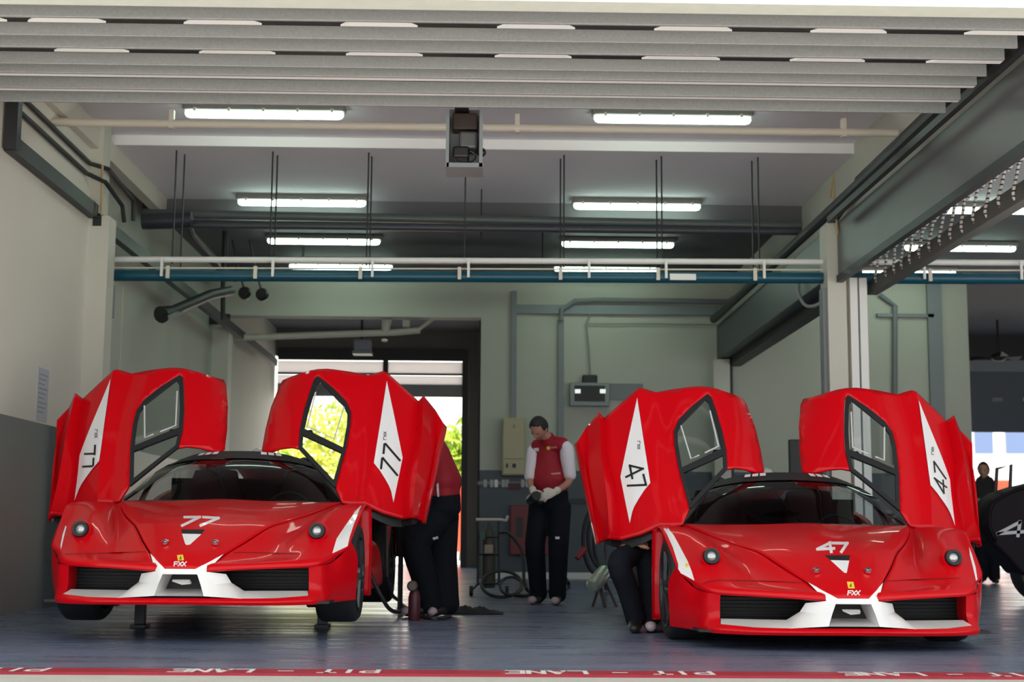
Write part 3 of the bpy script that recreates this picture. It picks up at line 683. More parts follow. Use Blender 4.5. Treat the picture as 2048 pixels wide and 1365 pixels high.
    for s in (1, -1):
        m = lmb()
        for k in range(3):
            row = gr[37]; i0 = (6.0 + k*1.5) if s == 1 else (29 - 6.0 - k*1.5 - 1.1)
            def pt(i, r): j = int(i); return gr[r][j].lerp(gr[r][j+1], i-j) + V((0,-.012,.009))
            vs = [m.bm.verts.new(pt(i0,35)), m.bm.verts.new(pt(i0+1.15,35)), m.bm.verts.new(pt(i0+1.15,38)), m.bm.verts.new(pt(i0,38))]; m.bm.faces.new(vs)
        m.build('strip_lettering', M_DECW, root)
    spine = [[V((x*.75,1.80,1.092-abs(x)*.03)), V((x,1.9,1.105-abs(x)*.05)), V((x*.9,2.3,1.10-abs(x)*.05)), V((x*.9,2.9,1.02-abs(x)*.05)), V((x*1.1,3.6,.90))] for x in (-.24,-.12,0,.12,.24)]
    G(spine, 20, 9).build('roof_spine', RED, root, smooth=True, solid=.02)
    deck = [[V((x,2.75,.95-abs(x)*.18)), V((x,3.3,.90-abs(x)*.06)), V((x,4.0,.84-abs(x)*.02)), V((x,4.6,.76))] for x in (-.6,-.3,0,.3,.6)]
    G(deck, 16, 12).build('engine_cover', RED, root, smooth=True, solid=.02)
    m = lmb(); m.box(-.95, .95, 4.45, 4.6, .25, .74); m.build('tail_panel', RED, root, bevel=.05)
    m = lmb(); m.prism([(-.60,1.42,.45),(.60,1.42,.45),(.58,1.42,.67),(-.58,1.42,.67)], (0,.30,0)); m.build('dashboard', M_INT, root, bevel=.05)
    m = lmb(); m.box(-.72, .72, 2.72, 2.78, .2, .93); m.build('bulkhead', M_INT, root)
    for sx in (-.36, .36):
        m = lmb(); m.grid(loft([[V((sx-.24,1.9,.34)), V((sx-.24,2.35,.36)), V((sx-.24,2.6,.7)), V((sx-.17,2.7,.98))], [V((sx,1.9,.28)), V((sx,2.36,.27)), V((sx,2.64,.68)), V((sx,2.74,1.0))], [V((sx+.24,1.9,.34)), V((sx+.24,2.35,.36)), V((sx+.24,2.6,.7)), V((sx+.17,2.7,.98))]], 18, 9)); m.build('seat', M_SEAT, root, smooth=True, solid=.04)
    Ms = Matrix.Translation(V((.36,1.78,.66))) @ Matrix.Rotation(math.radians(65), 4, 'X')
    m = lmb(); m.tube([Ms @ V((.16*math.cos(t*math.pi/12), .15*math.sin(t*math.pi/12), 0)) for t in range(25)], .014, 8); m.tube([Ms @ V((-.15,0,0)), Ms @ V((.15,0,0))], .016, 6); m.build('steering_wheel', M_MATT, root, smooth=True)
    m = lmb()
    for sx in (-1, 1):
        m.tube(crom([V((sx*.70,1.62,.66)), V((sx*.60,1.78,.93)), V((sx*.42,2.0,1.03)), V((sx*.42,2.68,1.02)), V((sx*.66,2.7,.55))], 18), .02, 8)
    m.tube([(-.42,2.02,1.03),(.42,2.02,1.03)], .02, 8); m.tube([(-.42,2.68,1.02),(.42,2.68,1.02)], .02, 8); m.tube([(-.42,2.68,1.02),(.5,2.7,.4)], .02, 8)
    m.build('roll_cage', M_INT, root, smooth=True)
    m = lmb(); m.lathe([(.05,0),(.05,.03),(.035,.06),(0,.075)], Matrix.Translation(V((0,2.5,1.09))), 18); m.build('roof_antenna', M_WPAINT, root, smooth=True)
    m = lmb(); m.tube([(.0,1.30,.735),(-.1,1.55,.905),(-.14,1.66,.985)], .009, 6); m.build('wiper', M_MATT, root)
    m = lmb(); m.box(-.70, -.52, 1.50, 1.52, .70, .72); m.build('blue_sticker', mat('blue_sticker', (.01,.06,.4), .4), root)
    for s in (1, -1):
        m = lmb(); m.lathe([(.022,-.01),(.022,.003),(.014,.005),(.012,.012),(0,.014)], Matrix.Translation(mir(PIN) if s == -1 else PIN) @ Matrix.Rotation(math.radians(28), 4, 'X')); m.build('hood_pin', M_CHROME, root, smooth=True)
    CARS[root.name] = parts
    return root, parts
red77, p77 = build_car('left red race car raised on stands with white 77 on its hood', -1.835, 8.75, .139, .085)
red77.rotation_euler = (0, 0, math.radians(-1.1))
red47, p47 = build_car('right red race car on the ground with white 47 on its hood', REF.x, REF.y, 0.0, .025)
# ------------------------------------------------------------------ car markings laid on the bodywork
bpy.context.view_layer.update()
B47 = bvh_of([p47['hood']]); B77 = bvh_of([p77['hood']])
# hood number, scoop, white triangle, badge, model letters
def zm(pl, ox, oy, s): return [(ox + x/s, oy + y/s) for x, y in pl]
def hood_marks(car, parts, B, num, scoop, tri, badge, letters, w, stripeL, stripeR, wingB):
    hood = parts['hood']
    decal('hood_number', strokes(num, w), B, M_DECW, hood, car, .005)
    decal('hood_scoop', [scoop], B, M_MATT, hood, car, .004)
    decal('hood_triangle', [tri], B, M_DECW, hood, car, .006)
    decal('badge', [badge], B, M_YEL, hood, car, .006)
    x0, y0, x1, y1 = badge[0][0], badge[0][1], badge[2][0], badge[2][1]; cx, cy = (x0+x1)/2, (y0+y1)/2
    decal('badge_emblem', strokes([[(cx-1.5,cy+3.5),(cx-.6,cy),(cx+1.2,cy-2.5)],[(cx-.6,cy),(cx+2,cy+3)]], 1.3), B, M_DECB, hood, car, .008, 2)
    decal('hood_lettering', strokes(letters, 2.2), B, M_DECW, hood, car, .006, 3)
    for s_, poly in ((1, stripeL), (-1, stripeR)):
        if poly: decal('fender_stripe', [poly], wingB[s_], M_DECW, parts['wing%d' % s_], car, .005, 6)
def fxx(cx, cy, h=8, sl=1.2):
    y0, y1 = cy + h/2, cy - h/2; L = []
    L.append([(cx-12, y0), (cx-12+sl, y1), (cx-5+sl, y1)]); L.append([(cx-12+sl*.5, cy), (cx-6+sl*.5, cy)])
    for o in (-3.5, 4.5): L += [[(cx+o, y0), (cx+o+7+sl, y1)], [(cx+o+sl, y1), (cx+o+6.5, y0)]]
    return L
Z2 = lambda pl: zm(pl, 1620, 1020, 5.054)
n47 = [Z2([(70,405),(160,332),(150,420)]), Z2([(70,400),(240,395)]), Z2([(158,335),(215,335),(205,422)])]
n47 = [Z2([(222,425),(180,415)])[:0]] and [Z2([(205,425),(235,330)])] and [Z2([(78,398),(205,335),(180,345),(200,422)])[:2], Z2([(78,400),(240,392)]), Z2([(200,335),(215,425)]), Z2([(235,338),(375,340),(318,425)])]
wb47 = {s: bvh_of([p47['wing%d' % s]]) for s in (1, -1)}; wb77 = {s: bvh_of([p77['wing%d' % s]]) for s in (1, -1)}
hood_marks(red47, p47, B47, n47, Z2([(145,460),(405,460),(397,515),(205,510)]), Z2([(205,510),(397,515),(380,600),(372,640),(350,641),(325,620)]),
    Z2([(372,728),(438,730),(453,797),(388,797)]), fxx(1707.5,1186.5), 5.8,
    zm([(70,172),(105,170),(130,182),(190,260),(250,370),(330,520),(370,620),(400,720),(330,680),(235,630),(235,550),(180,380),(120,250)], 1310, 1020, 5.054),
    [(1938,1094),(1944,1110),(1951,1134),(1955,1160),(1952,1162),(1947,1140),(1940,1112)], wb47)
Z4 = lambda pl: zm(pl, 230, 880, 4.016)
hood_marks(red77, p77, B77, [Z4([(560,622),(680,622),(540,690)]), Z4([(710,622),(830,630),(690,690)])], [(362,1059.5),(410,1059.5),(403,1069),(364,1068)], [(364,1068),(403,1069),(380,1090),(373,1091),(370,1088)],
    [(354,1111),(366,1110),(368,1121),(356,1122)], fxx(360,1128.5), 5.2,
    [(121,1092),(125,1070),(131,1052),(133,1054),(127,1078),(122,1100)],
    zm([(560,700),(530,730),(480,800),(440,860),(420,928),(490,895),(500,850),(520,790),(545,725)], 480, 700, 2.276), wb77)
# door numbers
def door_marks(car, parts, s, num, w, small):
    B = bvh_of([parts['round%d' % s], parts['door%d' % s]])
    decal('door_number', strokes(num, w), B, M_DECB, parts['door%d' % s], car, .004)
    decal('door_lettering', strokes(small, 1.1), B, M_DECB, parts['door%d' % s], car, .004, 3)
def vfxx(cx, cy, d=1, L=16, wd=5):
    out = []; h = L/2
    out.append([(cx+d*wd/2, cy-h*d), (cx-d*wd/2, cy-h*d)]); out.append([(cx+d*wd/2, cy-h*d), (cx+d*wd/2, cy-h*d+d*L*.28)])
    for o in (.38, .72): out += [[(cx-wd/2, cy-h*d+d*L*o), (cx+wd/2, cy-h*d+d*L*(o+.26))], [(cx+wd/2, cy-h*d+d*L*o), (cx-wd/2, cy-h*d+d*L*(o+.26))]]
    return out
door_marks(red47, p47, 1, [[(1252.5,954.5),(1285.6,938),(1259.5,931.8),(1264.5,957)], [(1255.8,972),(1291.9,970.4),(1286.9,950.4)]], 4.2, vfxx(1277.5,891,1))
Q = lambda pl, dx=0, dy=0: [(1830 + x/6.82 + dx, 860 + y/6.82 + dy) for x, y in pl]
door_marks(red47, p47, -1, [Q([(293,435),(307,575)],-5), Q([(302,445),(455,668)],-5), Q([(300,660),(465,786)],-5), Q([(312,675),(430,868)],-5), Q([(430,868),(418,690)],-5)], 3.0, vfxx(1865.5,902,-1, 15, 4))
Q2 = lambda pl, dx=0, dy=0: [(730 + x/7.58 + dx, 840 + y/7.58 + dy) for x, y in pl]
door_marks(red77, p77, -1, [Q2([(268,420),(255,550)],3.5,-6), Q2([(285,412),(500,660)],3.5,-6), Q2([(233,635),(218,780)],3.5,-6), Q2([(245,628),(462,885)],3.5,-6)], 4.2, vfxx(770,872,-1))
door_marks(red77, p77, 1, [[(190,892),(189,909)], [(189,908),(170,908.5)], [(187,918),(186,934)], [(186,933),(166,934)]], 4.0, vfxx(192,868,1))

M_SEAM = mat('dark_red_seam', (.10, .001, .002), .5)
for car, parts, WB, segs in ((red47, p47, wb47, ((1, [(1405,1169),(1416,1164),(1432,1161),(1500,1162),(1612,1166)]), (-1, [(1770,1163),(1850,1159),(1920,1157)]))), (red77, p77, wb77, ((-1, [(445,1105),(520,1106),(600,1108)]), (1, [(130,1109),(200,1107),(296,1104)])))):
    for s_, pl in segs: decal('panel_seam', strokes([pl], 1.3), WB[s_], M_SEAM, parts['wing%d' % s_], car, .003, 8)
decal('side_light', [[(1374 + 4*math.cos(a*.7), 1131 + 4*math.sin(a*.7)) for a in range(9)]], wb47[1], M_YEL, p47['wing1'], red47, .008, 3)
# ------------------------------------------------------------------ beyond the garages
def sidetr(name, col, tr):
    m = bpy.data.materials.new(name); m.use_nodes = True; nt = m.node_tree; nt.nodes.clear()
    o = nt.nodes.new('ShaderNodeOutputMaterial'); mx = nt.nodes.new('ShaderNodeMixShader'); mx.inputs[0].default_value = tr
    d = nt.nodes.new('ShaderNodeBsdfDiffuse'); d.inputs[0].default_value = (*col, 1); t = nt.nodes.new('ShaderNodeBsdfTranslucent'); t.inputs[0].default_value = (*col, 1)
    nt.links.new(d.outputs[0], mx.inputs[1]); nt.links.new(t.outputs[0], mx.inputs[2]); nt.links.new(mx.outputs[0], o.inputs[0]); return m
M_TRANS = sidetr('frosted_panel', (.85, .82, .82), .65)
def zat(py, Y): return at(970, py, Y).z
dr = struct(MB().box(-3.95, -.32, YF - .05, YF, zat(724, YF), zat(700, YF)).build('door_1', M_DKM), 'partly raised sectional door in the rear opening', 'door')
for (ya, yb, m_, nm) in ((726, 749, M_TRANS, 'frosted_panel'), (754, 771, M_TRANS, 'frosted_panel'), (771, 796, mat('grey_door_panel', (.3, .32, .34), .6), 'grey_panel')):
    MB().box(-3.95, -.36, YF - .04, YF - .01, zat(yb, YF), zat(ya, YF)).build(nm, m_, dr)
fr = MB(); fr.box(-3.95, -.32, YF - .06, YF - .02, zat(753, YF), zat(749, YF)); fr.box(-.44, -.32, YF - .08, YF - .01, FZ, zat(724, YF)); fr.box(-1.95, -1.85, YF - .06, YF - .02, zat(750, YF), zat(724, YF)); fr.build('door_frame', M_DKM, dr)
struct(MB().box(-.10, -.02, YB + .31, YB + .4, FZ, 4.0).build('trim_13', M_DKM), 'dark vertical guide beside the passage opening', 'trim')
# neighbouring rear door
d2 = struct(MB().box(7.24, 12, YF - .06, YF - .02, zat(712, YF), zat(640, YF)).build('door_2', M_BLACK), 'dark sectional door of the neighbouring garage, half raised', 'door')
MB().box(7.24, 12, YF - .05, YF - .01, zat(857, YF), zat(735, YF)).build('grey_panel', mat('slate_panel', (.10, .12, .15), .5), d2)
MB().box(7.24, 12, YF - .05, YF - .01, zat(735, YF), zat(712, YF)).build('pale_band', mat('pale_slate', (.25, .27, .3), .5), d2)
for x in (1985, 2046):
    a = at(x, 800, YF - .06); MB().box(a.x, a.x + .2, YF - .07, YF - .05, a.z - .03, a.z + .04).build('window_slot', M_TRANS, d2)
a = at(1997, 715, 25); mc = thing('fan', (a.x, 25, a.z), 'dark ceiling fan unit by the neighbouring rear door', 'fan')
MB().ball(a, .12, 1.2, 1, .7).build('motor', M_BLACK, mc, smooth=True); MB().tube([a, a + V((0,0,.9))], .02, 6).build('rod', M_BLACK, mc)
for k in range(3):
    an = k*2.1 + .4; MB().prism([a + V((.1*math.cos(an), .1*math.sin(an), 0)), a + V((.5*math.cos(an-.12), .5*math.sin(an-.12), .04)), a + V((.5*math.cos(an+.12), .5*math.sin(an+.12), -.04))], (0,0,.01)).build('blade', M_BLACK, mc)
# red barriers, pale building, trees
M_BAR = mat('orange_red_barrier', (.85, .09, .045), .5)
for i, (x0, x1, yt, yb, Y, lab) in enumerate(((905, 936, 960, 1105, 31, 'orange red barrier board outside the left rear door'), (1985, 2022, 960, 1032, 31, 'orange red barrier board outside the neighbouring rear door'), (1940, 2000, 1040, 1100, 30, 'low orange red barrier outside the neighbouring garage'))):
    a, b = at(x0, yt, Y), at(x1, yb, Y); t = thing('barrier', ((a.x + b.x)/2, Y, FZ), lab, 'barrier', 'orange red barriers in the yard')
    MB().box(a.x - (1.0 if i == 0 else 0), b.x, Y, Y + .1, max(b.z, .1), a.z).build('board', M_BAR, t, bevel=.03)
    for xx in (a.x - (.9 if i == 0 else -.05), b.x - .05): MB().box(xx - .04, xx + .04, Y + .1, Y + .18, FZ, a.z - .1).build('post', M_GREY, t)
bd = thing('white_building', (8, 44, FZ), 'white building across the yard with bluish windows', 'building')
MB().box(-16, 22, 44, 50, FZ, 7.5).build('wall', mat('white_render', (.85, .86, .84), .8), bd)
M_BWIN = mat('blue_window_glass', (.10, .14, .25), .1)
for (x0, x1) in ((1948, 1986), (2010, 2060), (2080, 2130)):
    a, b = at(x0, 858, 43.95), at(x1, 908, 43.95); MB().box(a.x, b.x, 43.9, 44.0, b.z, a.z).build('window', M_BWIN, bd)
M_LEAF = sidetr('leaf_green', (.34, .46, .07), .45); M_LEAFY = sidetr('leaf_yellow_green', (.58, .58, .12), .45)
M_BARK = mat('bark', (.12, .09, .06), .9)
def tree(px, Y, hc, rad, n, m, lab):
    c = at(px, 900, Y); t = thing('tree', (c.x, Y, FZ), lab, 'tree', 'trees in the yard')
    MB().tube([(c.x, Y, FZ), (c.x + .05, Y, hc*.5), (c.x, Y, hc)], [.09, .07, .03], 8).build('trunk', M_BARK, t)
    mb = MB(); rnd = random.Random(int(px))
    for _ in range(n):
        d = V((rnd.gauss(0,1), rnd.gauss(0,1), rnd.gauss(0,1))).normalized() * rnd.random()**.4
        p = V((c.x, Y, hc)) + V((d.x*rad, d.y*rad, d.z*rad*1.35)); s_ = rnd.uniform(.06, .15)
        u = V((rnd.gauss(0,1), rnd.gauss(0,1), rnd.gauss(0,1))).normalized(); v = u.orthogonal().normalized()
        mb.bm.faces.new([mb.bm.verts.new(q) for q in (p - u*s_, p + v*s_*.45, p + u*s_, p - v*s_*.45)])
    mb.build('leaves', m, t, recalc=False)
tree(927, 33, 2.2, .75, 1500, M_LEAF, 'bright green slim tree seen at the right edge of the rear doorway')
tree(640, 35, 2.5, 1.0, 800, M_LEAFY, 'yellow green tree seen through the right door window of the left car')
tree(700, 39.5, 2.9, 1.2, 900, M_LEAF, 'green tree behind the yellow tree, seen through the same door window')
tree(560, 37, 2.4, .8, 900, M_LEAF, 'green tree seen just above the left car roof, left in the rear doorway')
# canopy over the pit lane and the sun
struct(MB().box(-16, 18, 3.6, 7.7, 6.5, 6.8).build('trim_14', M_CREAM), 'canopy above the garage front', 'canopy')
# ------------------------------------------------------------------ wall fittings on the rear wall
YW = YB - .005
def wbox(px0, py0, px1, py1, d, Y=None):
    Y = Y or YB; a, b = at(px0, py1, Y - d), at(px1, py0, Y - d); return MB().box(a.x, b.x, Y - d, Y - .001, a.z, b.z)
cb = thing('electrical_cabinet', (at(1027, 950, 20.8).x, 20.85, at(1027, 950, 20.8).z), 'beige electrical cabinet on the rear wall left of the standing man', 'cabinet')
wbox(1004, 836, 1050, 951, .22).build('body', mat('beige_enamel', (.46, .40, .25), .45), cb, bevel=.01)
wbox(1006, 838, 1048, 918, .235).build('upper_door', mat('beige_enamel', (.46, .40, .25), .45), cb, bevel=.008)
wbox(1006, 922, 1048, 949, .235).build('lower_door', mat('beige_enamel', (.46, .40, .25), .45), cb, bevel=.008)
wbox(1012, 928, 1016, 936, .245).build('meter', M_BLACK, cb); wbox(1025, 928, 1032, 936, .245).build('meter', M_BLACK, cb); wbox(1026, 850, 1030, 856, .245).build('lock', M_GREY, cb)
def cond(name, pts, r, lab, m=None, Y=YB - .05, grp='conduits on the rear wall'):
    return tag(MB().tube([at(x, y, Y) for x, y in pts], r, 8).build(name, m or M_GREY), lab, 'conduit', grp)
def trunk(px0, py0, px1, py1, lab):
    return tag(wbox(px0, py0, px1, py1, .07).build('cable_trunking', mat('grey_trunking', (.22, .245, .26), .5)), lab, 'trunking', 'grey trunking on the rear wall')
trunk(1022, 582, 1034, 836, 'vertical grey trunking above the beige cabinet'); trunk(1116, 640, 1128, 930, 'vertical grey trunking behind the standing man')
trunk(1034, 613, 1436, 627, 'horizontal grey trunking high on the rear wall')
cond('bent_conduit', [(1122, 642), (1123, 620), (1150, 602), (1200, 600), (1455, 604), (1500, 575)], .035, 'grey conduit bending out above the horizontal trunking', Y=YB - .14)
cond('cable', [(1180, 628), (1172, 650), (1178, 700), (1181, 760)], .014, 'thin cable dropping to the grey wall display', mat('grey_cable', (.3,.31,.28), .6))
cond('cable', [(1175, 648), (1300, 648), (1436, 650)], .01, 'thin horizontal cable under the trunking', mat('grey_cable', (.3,.31,.28), .6))
dp = thing('wall_display', (at(1180, 810, 20.8).x, 20.85, at(1180, 810, 20.8).z), 'grey framed wall display with two small lights', 'display')
wbox(1140, 766, 1219, 812, .16).build('case', mat('grey_case', (.27, .29, .29), .5), dp, bevel=.01)
wbox(1149, 772, 1210, 803, .165).build('screen', M_BLACK, dp); 
for x in (1150, 1200): wbox(x, 779, x + 11, 787, .172).build('light', emit('status_light', (.8, .85, .8), .7), dp)
wbox(1165, 750, 1195, 767, .12).build('cable_gland', M_DKM, dp, bevel=.02)
wbox(1219, 768, 1286, 800, .03).build('back_plate', M_GREY, dp)
sk = thing('socket_strip', (at(1010, 975, 20.9).x, 20.95, at(1010, 970, 20.9).z), 'row of pale sockets on the dado beside the passage', 'sockets')
wbox(955, 964, 1062, 970, .03).build('rail', M_GREY, sk)
for x in (967, 980, 989, 1003, 1011, 1042, 1051): wbox(x, 960, x + 7, 975, .05).build('socket', M_WHITE if x in (989,) else mat('pale_plastic', (.4,.42,.42), .5), sk)
wbox(1016, 967, 1040, 979, .06).build('red_socket', mat('dark_red_plastic', (.1,.01,.02), .5), sk)
hc = thing('hose_cabinet', (at(1040, 1108, 20.8).x, 20.85, at(1040, 1110, 20.8).z), 'dark red hose cabinet on the wall behind the standing man', 'cabinet')
wbox(1020, 1011, 1096, 1110, .2).build('case', mat('dark_red_enamel', (.16, .012, .02), .45), hc, bevel=.01); wbox(1032, 1035, 1046, 1075, .205).build('opening', M_BLACK, hc)
tag(wbox(1140, 998, 1180, 1008, .05).build('handrail', M_BLACK), 'black rail on the grey dado right of the standing man', 'rail')
# pipes and fittings in the passage
pp = thing('passage_pipe', (at(640, 670, 21.4).x, 21.4, at(640, 670, 21.4).z), 'cream pipe with elbows across the passage below the header', 'pipe')
PX = [(452, 676), (560, 673), (790, 665), (840, 661), (886, 627)]
MB().tube([at(x, y, 21.5) for x, y in PX[:4]], .05, 10).build('pipe', M_CREAM, pp, smooth=True); MB().tube([at(835, 661, 21.5), at(888, 622, 21.5)], .03, 8).build('branch', M_CREAM, pp)
MB().tube([at(775, 628, 21.45), at(770, 665, 21.45)], [.09, .06], 10).build('elbow', M_CREAM, pp); MB().box(at(806,650,21.5).x, at(820,650,21.5).x, 21.4, 21.5, at(810,655,21.5).z, at(810,622,21.5).z).build('bracket', M_CREAM, pp)
q = at(769, 681, 21.45); MB().ball(q, .05, 1, 1, .5).build('valve', M_WHITE, pp, smooth=True)
un = thing('passage_unit', (at(725, 700, 23).x, 23, at(725, 705, 23).z), 'small box unit hanging in the passage below the pipe', 'unit')
a, b = at(708, 703, 23), at(742, 680, 23); MB().box(a.x, b.x, 22.9, 23.2, a.z, b.z).build('box', mat('blue_grey_unit', (.22,.25,.33), .5), un, bevel=.02)
MB().box(a.x - .02, b.x + .02, 22.88, 23.2, a.z - .05, a.z).build('base', M_GREY, un); MB().box(a.x + .1, a.x + .14, 23, 23.05, b.z, ZC2).build('hanger', M_DKM, un)
for i, (x, y) in enumerate(((489, 586), (524, 589))):
    q = at(x, y, 18.5); t = thing('floodlight', tuple(q), ('left' if i == 0 else 'right') + ' of the two round dark lamps near the header left end', 'lamp', 'round dark lamps')
    MB().lathe([(0,.05),(.06,.05),(.085,0),(.085,-.06),(.05,-.14),(0,-.15)], Matrix.Translation(q) @ Matrix.Rotation(math.pi/2, 4, 'X'), 18).build('head', M_BLACK, t, smooth=True)
    MB().tube([q + V((-.02,.1,.05)), q + V((-.12,.1,.4)), (q.x - .2, q.y + .1, ZC2)], .015, 6).build('stem', M_DKM, t)
ex = thing('exhaust_arm', tuple(at(440, 610, 17)), 'dark folded exhaust arm hanging by the left wall under the blue pipe', 'exhaust arm')
MB().tube([at(322, 630, 16), at(345, 622, 16.2), at(420, 590, 17.0), at(462, 582, 17.6)], [.10, .06, .06, .06], 12).build('arm', M_DKM, ex, smooth=True)
MB().tube([at(330, 637, 15.9), at(410, 600, 17.2)], .04, 8).build('strut', M_BLACK, ex); MB().tube([at(446, 640, 18), at(446, 570, 18), V((at(446,570,18).x, 18, ZC2 - .01))], .03, 8).build('drop', M_DKM, ex)
# cables on the right beam, looped hose below blue pipe
tag(MB().tube(crom([at(1597,568,15.2), at(1598,590,15.1), at(1612,612,15), at(1634,610,14.9), at(1655,592,14.8), at(1664,572,14.7)], 20), .018, 8).build('looped_cable', mat('grey_hose', (.3,.31,.31), .5), smooth=True), 'grey cable hanging in a loop left of the right column', 'cable')
tag(MB().tube(crom([at(1618,568,15), at(1622,580,15), at(1632,584,15), at(1642,576,15), at(1645,560,15)], 16), .014, 8).build('looped_cable', mat('grey_hose', (.3,.31,.31), .5), smooth=True), 'smaller grey cable loop under the blue pipe', 'cable')
tag(MB().tube([at(1660,395,13.8), at(1668,345,13.8), at(1668,400,13.8), at(1676,470,13.8)], .012, 6).build('rusty_pipe', mat('rusty_tan', (.45,.32,.16), .6)), 'rusty tan pipe at the top of the right column', 'pipe')
tag(MB().tube([at(205,330,13.3), at(203,430,13.3)], .012, 6).build('rusty_pipe', mat('rusty_tan', (.45,.32,.16), .6)), 'rusty tan pipe at the top of the left column', 'pipe')
cond('bent_conduit', [(1760, 590), (1790, 612), (1790, 780), (1790, 930)], .04, 'bent grey conduit right of the column', Y=YB - .06)
trunk(1868, 565, 1882, 1000, 'vertical grey trunking right of the column, in the neighbouring garage'); trunk(1755, 628, 1868, 634, 'short horizontal trunking right of the column')
nt_ = thing('notice', tuple(at(87, 845, 12.2)), 'pale paper notice on the left wall above the grey band', 'notice')
MB().box(XL, XL + .004, 12.05, 12.35, 1.57, 2.02).build('sheet', mat('pale_blue_paper', (.5,.52,.58), .7), nt_)
pr = MB()
for k in range(9): pr.box(XL + .004, XL + .005, 12.08, 12.32 - .04*(k % 3), 1.96 - .04*k, 1.968 - .04*k)
pr.build('print', mat('grey_ink', (.25,.27,.33), .7), nt_)
# ------------------------------------------------------------------ people
M_SKIN = mat('skin', (.42, .22, .15), .55, noise=.06, nscale=12)
M_HAIR = mat('dark_hair', (.012, .010, .010), .6, bump=.5, bscale=120)
M_VEST = mat('crimson_shirt', (.30, .004, .016), .7, bump=.15, bscale=30)
M_SLV = mat('white_sleeve', (.72, .70, .76), .75, bump=.15, bscale=30)
M_TRO = mat('black_trousers', (.008, .010, .015), .85, bump=.3, bscale=18, spec=.15)
M_GLV = mat('white_glove', (.62, .58, .52), .8, bump=.3, bscale=60)
M_SHOE = mat('black_shoe', (.012, .012, .014), .5)
M_SOLE = mat('pale_pink_toe', (.45, .36, .37), .5)
def etube(mb, pts, rad, side=(1,0,0), n=18, round_=True, k=3):
    pts = [V(p) for p in pts]; rad = [(r, r) if not isinstance(r, tuple) else r for r in rad]
    q = crom(pts, (len(pts)-1)*k+1); R = crom([V((r[0], r[1], 0)) for r in rad], 1 + (len(rad)-1)*k) if len(rad) > 2 else [V((*rad[0],0)).lerp(V((*rad[1],0)), i/k) for i in range(k+1)]
    if len(R) != len(q): R = [R[min(int(i*len(R)/len(q)), len(R)-1)] for i in range(len(q))]
    side = V(side); rings = []
    def ring(c, t, a, b):
        s = (side - t*side.dot(t)).normalized(); u = t.cross(s).normalized()
        return [mb.bm.verts.new(c + s*a*math.cos(2*math.pi*j/n) + u*b*math.sin(2*math.pi*j/n)) for j in range(n)]
    t0 = (q[1]-q[0]).normalized(); t1 = (q[-1]-q[-2]).normalized()
    if round_: 
        for f_, g in ((.35, .92), (.75, .6)): rings.append(ring(q[0] - t0*R[0].y*g*.7, t0, R[0].x*f_, R[0].y*f_))
    for i, c in enumerate(q):
        t = (q[min(i+1, len(q)-1)] - q[max(i-1, 0)]).normalized(); rings.append(ring(c, t, R[i].x, R[i].y))
    if round_:
        for f_, g in ((.75, .6), (.35, .92)): rings.append(ring(q[-1] + t1*R[-1].y*g*.7, t1, R[-1].x*f_, R[-1].y*f_))
    for a, b in zip(rings, rings[1:]):
        for j in range(n): mb.bm.faces.new((a[j], a[(j+1)%n], b[(j+1)%n], b[j]))
    mb.bm.faces.new(rings[0][::-1]); mb.bm.faces.new(rings[-1]); return mb
def fused(mb, name, m, parent, vox=.010, it=4):
    o = mb.build(name, m, parent, smooth=True, angle=180)
    r = o.modifiers.new('fuse', 'REMESH'); r.mode = 'VOXEL'; r.voxel_size = vox; r.use_smooth_shade = True
    s = o.modifiers.new('soft', 'SMOOTH'); s.iterations = it; s.factor = .5
    return o
def headgeo(mb, c, M3, hair=None):
    """head about its centre; M3 columns: x = person's left, y = back of head, z = crown"""
    nu, nv = 36, 26; rows = []
    for j in range(nv+1):
        th = math.pi*j/nv; r = []
        for i in range(nu):
            ph = 2*math.pi*i/nu; d = V((math.sin(th)*math.cos(ph), math.sin(th)*math.sin(ph), math.cos(th)))
            x, y, z = d.x*.074, d.y*.094, d.z*.118
            if d.z < 0: x *= 1 - .34*(-d.z)**1.3; y = y*(1 - .18*(-d.z)) - .012*(-d.z)
            if d.y < 0:
                fz, fx = d.z, d.x
                y -= .030*math.exp(-((fx/.16)**2 + ((fz+.18)/.17)**2)) + .010*math.exp(-((fx/.13)**2 + ((fz-.05)/.14)**2))   # nose
                y += .014*math.exp(-(((abs(fx)-.36)/.16)**2 + ((fz-.05)/.11)**2))                                              # eye sockets
                y -= .006*math.exp(-((fx/.5)**2 + ((fz-.22)/.10)**2))                                                           # brow
                y -= .010*math.exp(-((fx/.25)**2 + ((fz+.52)/.09)**2)) - .006*math.exp(-((fx/.3)**2 + ((fz+.45)/.03)**2))        # lips
                y -= .012*math.exp(-((fx/.28)**2 + ((fz+.85)/.16)**2))                                                          # chin
            p = V((x, y, z))
            if hair is not None:
                p = p * 1.0 + V((d.x, d.y, d.z))*hair
            r.append(p)
        rows.append(r)
    def keep(d): return True
    vs = [[mb.bm.verts.new(c + M3 @ p) for p in r] for r in rows]
    for j in range(nv):
        for i in range(nu):
            if hair is not None:
                th = math.pi*(j+.5)/nv; ph = 2*math.pi*(i+.5)/nu; dz = math.cos(th); dy = math.sin(th)*math.sin(ph)
                if dz < (-.45 if dy > .25 else (.15 if dy > -.3 else (.62 if dy > -.55 else .78))): continue
            f = [vs[j][i], vs[j][(i+1)%nu], vs[j+1][(i+1)%nu], vs[j+1][i]]
            mb.bm.faces.new(f)
    bmesh.ops.remove_doubles(mb.bm, verts=mb.bm.verts, dist=1e-5)
    if hair is None:
        for s in (-1, 1): mb.ball(c + M3 @ V((s*.076, .012, -.005)), .03, .35, .6, 1.0, 10, 8)
